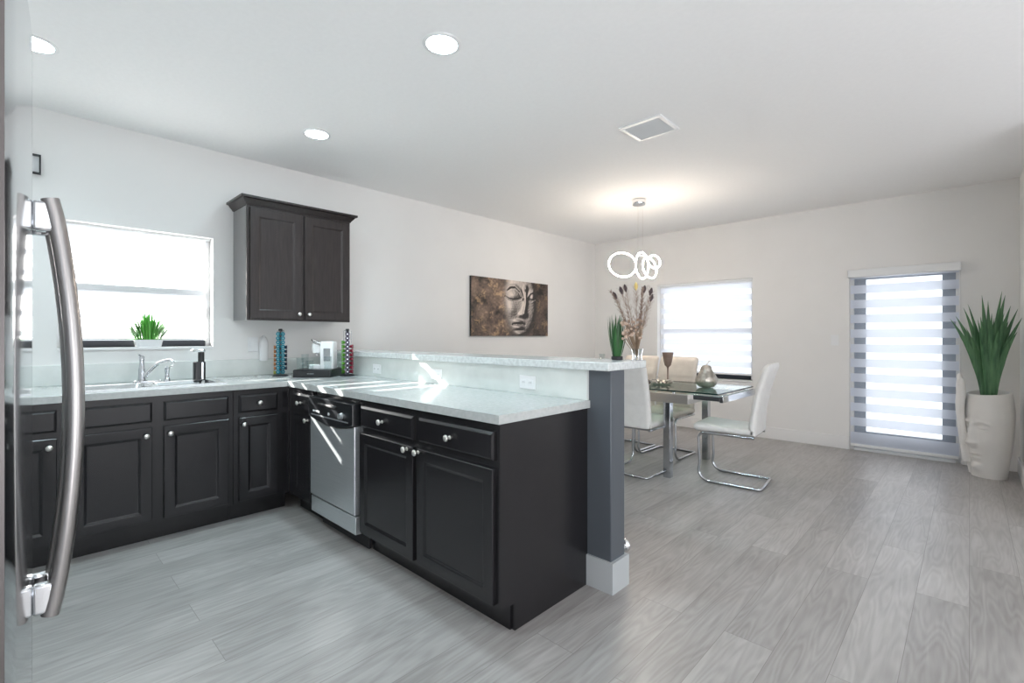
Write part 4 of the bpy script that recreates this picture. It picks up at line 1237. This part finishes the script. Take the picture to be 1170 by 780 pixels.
# ------------------------------------------------------------------ planter with the face
def planter():
    px, py = 0.126, 5.93
    t = thing('face_planter', 'tall white face planter with a raised hand beside the glass door', 'planter', (px, py, 0))
    nz, ns = 90, 128
    HT = .735
    def rad(z):
        u = z / HT
        return .114 + .047 * math.sin(min(1, u / .78) * PI / 2) ** 1.2 - .018 * max(0, (u - .72) / .28) ** 2
    A0 = R_(226)            # where the nose points
    def disp(a, z):
        d = (a - A0 + PI) % (2 * PI) - PI
        x = d * .155        # arc position, + towards the camera's right
        u = z / HT
        g = lambda cx, cz, sx, sz: math.exp(-((x - cx) / sx) ** 2 - ((u - cz) / sz) ** 2)
        v = 0.0
        # nose ridge widening to the tip
        if u > .30:
            wn = .013 + .018 * max(0, (.66 - u) / .30)
            hn = .010 + .034 * max(0, min(1, (.70 - u) / .28)) * (1 if u > .40 else max(0, (u - .34) / .06))
            v += hn * math.exp(-(x / wn) ** 2) * max(0, min(1, (.74 - u) / .06))
        v += .012 * g(.024, .415, .013, .022) + .012 * g(-.024, .415, .013, .022)
        # brows and sockets, lids
        for s in (-1, 1):
            v += .011 * math.exp(-((u - (.665 - 2.2 * (x * s - .065) ** 2 * 4)) / .020) ** 2) * math.exp(-((x * s - .068) / .055) ** 4)
            v -= .012 * g(.045 * s, .60, .03, .035)
            v += .010 * g(.070 * s, .595, .034, .024)
            v -= .006 * math.exp(-((u - (.578 + 3.0 * (x * s - .07) ** 2)) / .006) ** 2) * math.exp(-((x * s - .07) / .036) ** 4)
            v += .008 * g(.085 * s, .42, .05, .09)
        # lips and chin
        v += .016 * g(0, .285, .040, .018) + .018 * g(0, .235, .036, .020)
        v -= .010 * math.exp(-((u - .26) / .006) ** 2) * math.exp(-(x / .042) ** 4)
        v += .020 * g(0, .12, .05, .05)
        v -= .006 * g(0, .18, .04, .015)
        return v * 1.25
    rings = []
    for i in range(nz + 1):
        z = HT * i / nz
        tiltz = lambda a: .018 * math.cos(a - A0 + PI)
        rings.append([((rad(z) + disp(2 * PI * j / ns, z)) * math.cos(2 * PI * j / ns), (rad(z) + disp(2 * PI * j / ns, z)) * math.sin(2 * PI * j / ns), z + (tiltz(2 * PI * j / ns) * (z / HT) ** 6)) for j in range(ns)])
    top = rings[-1]
    rings.append([(p[0] * .95, p[1] * .95, p[2] + .004) for p in top])
    rings.append([(p[0] * .89, p[1] * .89, p[2]) for p in top])
    rings.append([(p[0] * .88, p[1] * .88, p[2] - .09) for p in top])
    MB().loft(rings, cap1=False).build('face_pot', M['pot'], t, ang=75)
    # the hand that covers the far half of the face: palm low, five fingers rising
    def hand():
        mb = MB()
        ah = A0 - R_(36)
        for k, (da, top_, w_) in enumerate(((-.40, .70, .021), (-.18, .83, .024), (.05, .885, .025), (.27, .85, .024))):
            pts, rr_ = [], []
            for i in range(15):
                u = i / 14
                z = .12 + (top_ - .12) * u
                a = ah + da * (.45 + .55 * u)
                r = rad(min(z, HT)) + .020 + .034 * u ** 2
                pts.append((r * math.cos(a), r * math.sin(a), z))
                q = w_ * (1.05 - .12 * u + .05 * math.sin(3 * PI * u))
                if u > .93: q *= .72
                rr_.append(q)
            pts.append((pts[-1][0] * .995, pts[-1][1] * .995, pts[-1][2] + .012)); rr_.append(w_ * .25)
            mb.tube(pts, .02, 14, rr=rr_, up=(math.cos(ah), math.sin(ah), 0))
        # thumb
        pts = []; rr_ = []
        for i in range(9):
            u = i / 8
            z = .14 + .25 * u; a = ah - .30 - .55 * u ** .8
            r = rad(z) + .016
            pts.append((r * math.cos(a), r * math.sin(a), z)); rr_.append(.024 - .008 * u if i < 8 else .006)
        mb.tube(pts, .02, 12, rr=rr_, up=(math.cos(ah), math.sin(ah), 0))
        # palm shell
        R = []
        for i in range(13):
            u = i / 12; z = .02 + .36 * u
            row = []
            for j in range(17):
                v = -1 + j / 8
                a = ah + v * (.16 + .30 * u)
                e = (1 - v * v) ** .5
                row.append(((rad(z) + .004 + .036 * e * (.35 + .65 * u)) * math.cos(a), (rad(z) + .004 + .036 * e * (.35 + .65 * u)) * math.sin(a), z))
            for j in range(16, -1, -1):
                v = -1 + j / 8
                a = ah + v * (.16 + .30 * u)
                row.append(((rad(z) - .01) * math.cos(a), (rad(z) - .01) * math.sin(a), z))
            R.append(row)
        mb.loft(R)
        return mb.build('hand', M['pot'], t, ang=75)
    hand()
    mb = MB(); random.seed(4)
    for i in range(150):
        a = random.uniform(0, 2 * PI); r = .128 * math.sqrt(random.random())
        mb.ball((r * math.cos(a), r * math.sin(a), .690 + random.uniform(-.004, .008)), random.uniform(.012, .022), random.uniform(.010, .018), random.uniform(.007, .012), 8, 6)
    g = mb.build('pebbles', M['pebble'], t)
    g['kind'] = 'stuff'
    MB().lathe([(.135, .655), (.137, .685), (.001, .686)], (0, 0, 0), Z_, 32).build('soil', M['soft_black'], t)
    p = thing('agave_plant', 'tall spiky green agave growing out of the white face planter', 'plant', (px, py, .690))
    random.seed(9)
    right = Vector((.99, .02, 0)); away = Vector((0.02, .99, 0))
    spec = [(-.30, .70), (-.265, .73), (-.20, .80), (-.165, .83), (-.11, .60), (-.06, .90), (-.015, .86), (.03, .70), (.085, .93), (.11, .90), (.145, .80), (.175, .72), (.20, .78), (.225, .70),
            (-.23, .55), (-.13, .72), (.06, .60), (.15, .55), (-.04, .66), (.10, .74), (.19, .58), (-.18, .62)]
    spec += [(a_ * .55 + .02, b_ * .86) for a_, b_ in spec[:14]]
    for k, (dx, dz) in enumerate(spec):
        dx = dx * .86 + .005
        fy = (-.10, .10, .02, -.05, .07)[k % 5] if k < 14 else -.12 + .03 * (k % 4)
        b = right * (dx * .16) + away * (fy * .3) + Z_ * -.01
        tip = right * dx + away * fy + Z_ * (dz * 1.0)
        bend = right * (-dx * .38) + away * (-fy * .3)
        s = right.lerp(away, random.uniform(-.5, .5))
        mb = MB().blade(b, tip, random.uniform(.044, .062), bend=bend, side=s, th=.16, n=14, tipw=.02, wpos=.42, w0=.55)
        mb.build('leaf', M['leaf'], p, ang=80)
planter()
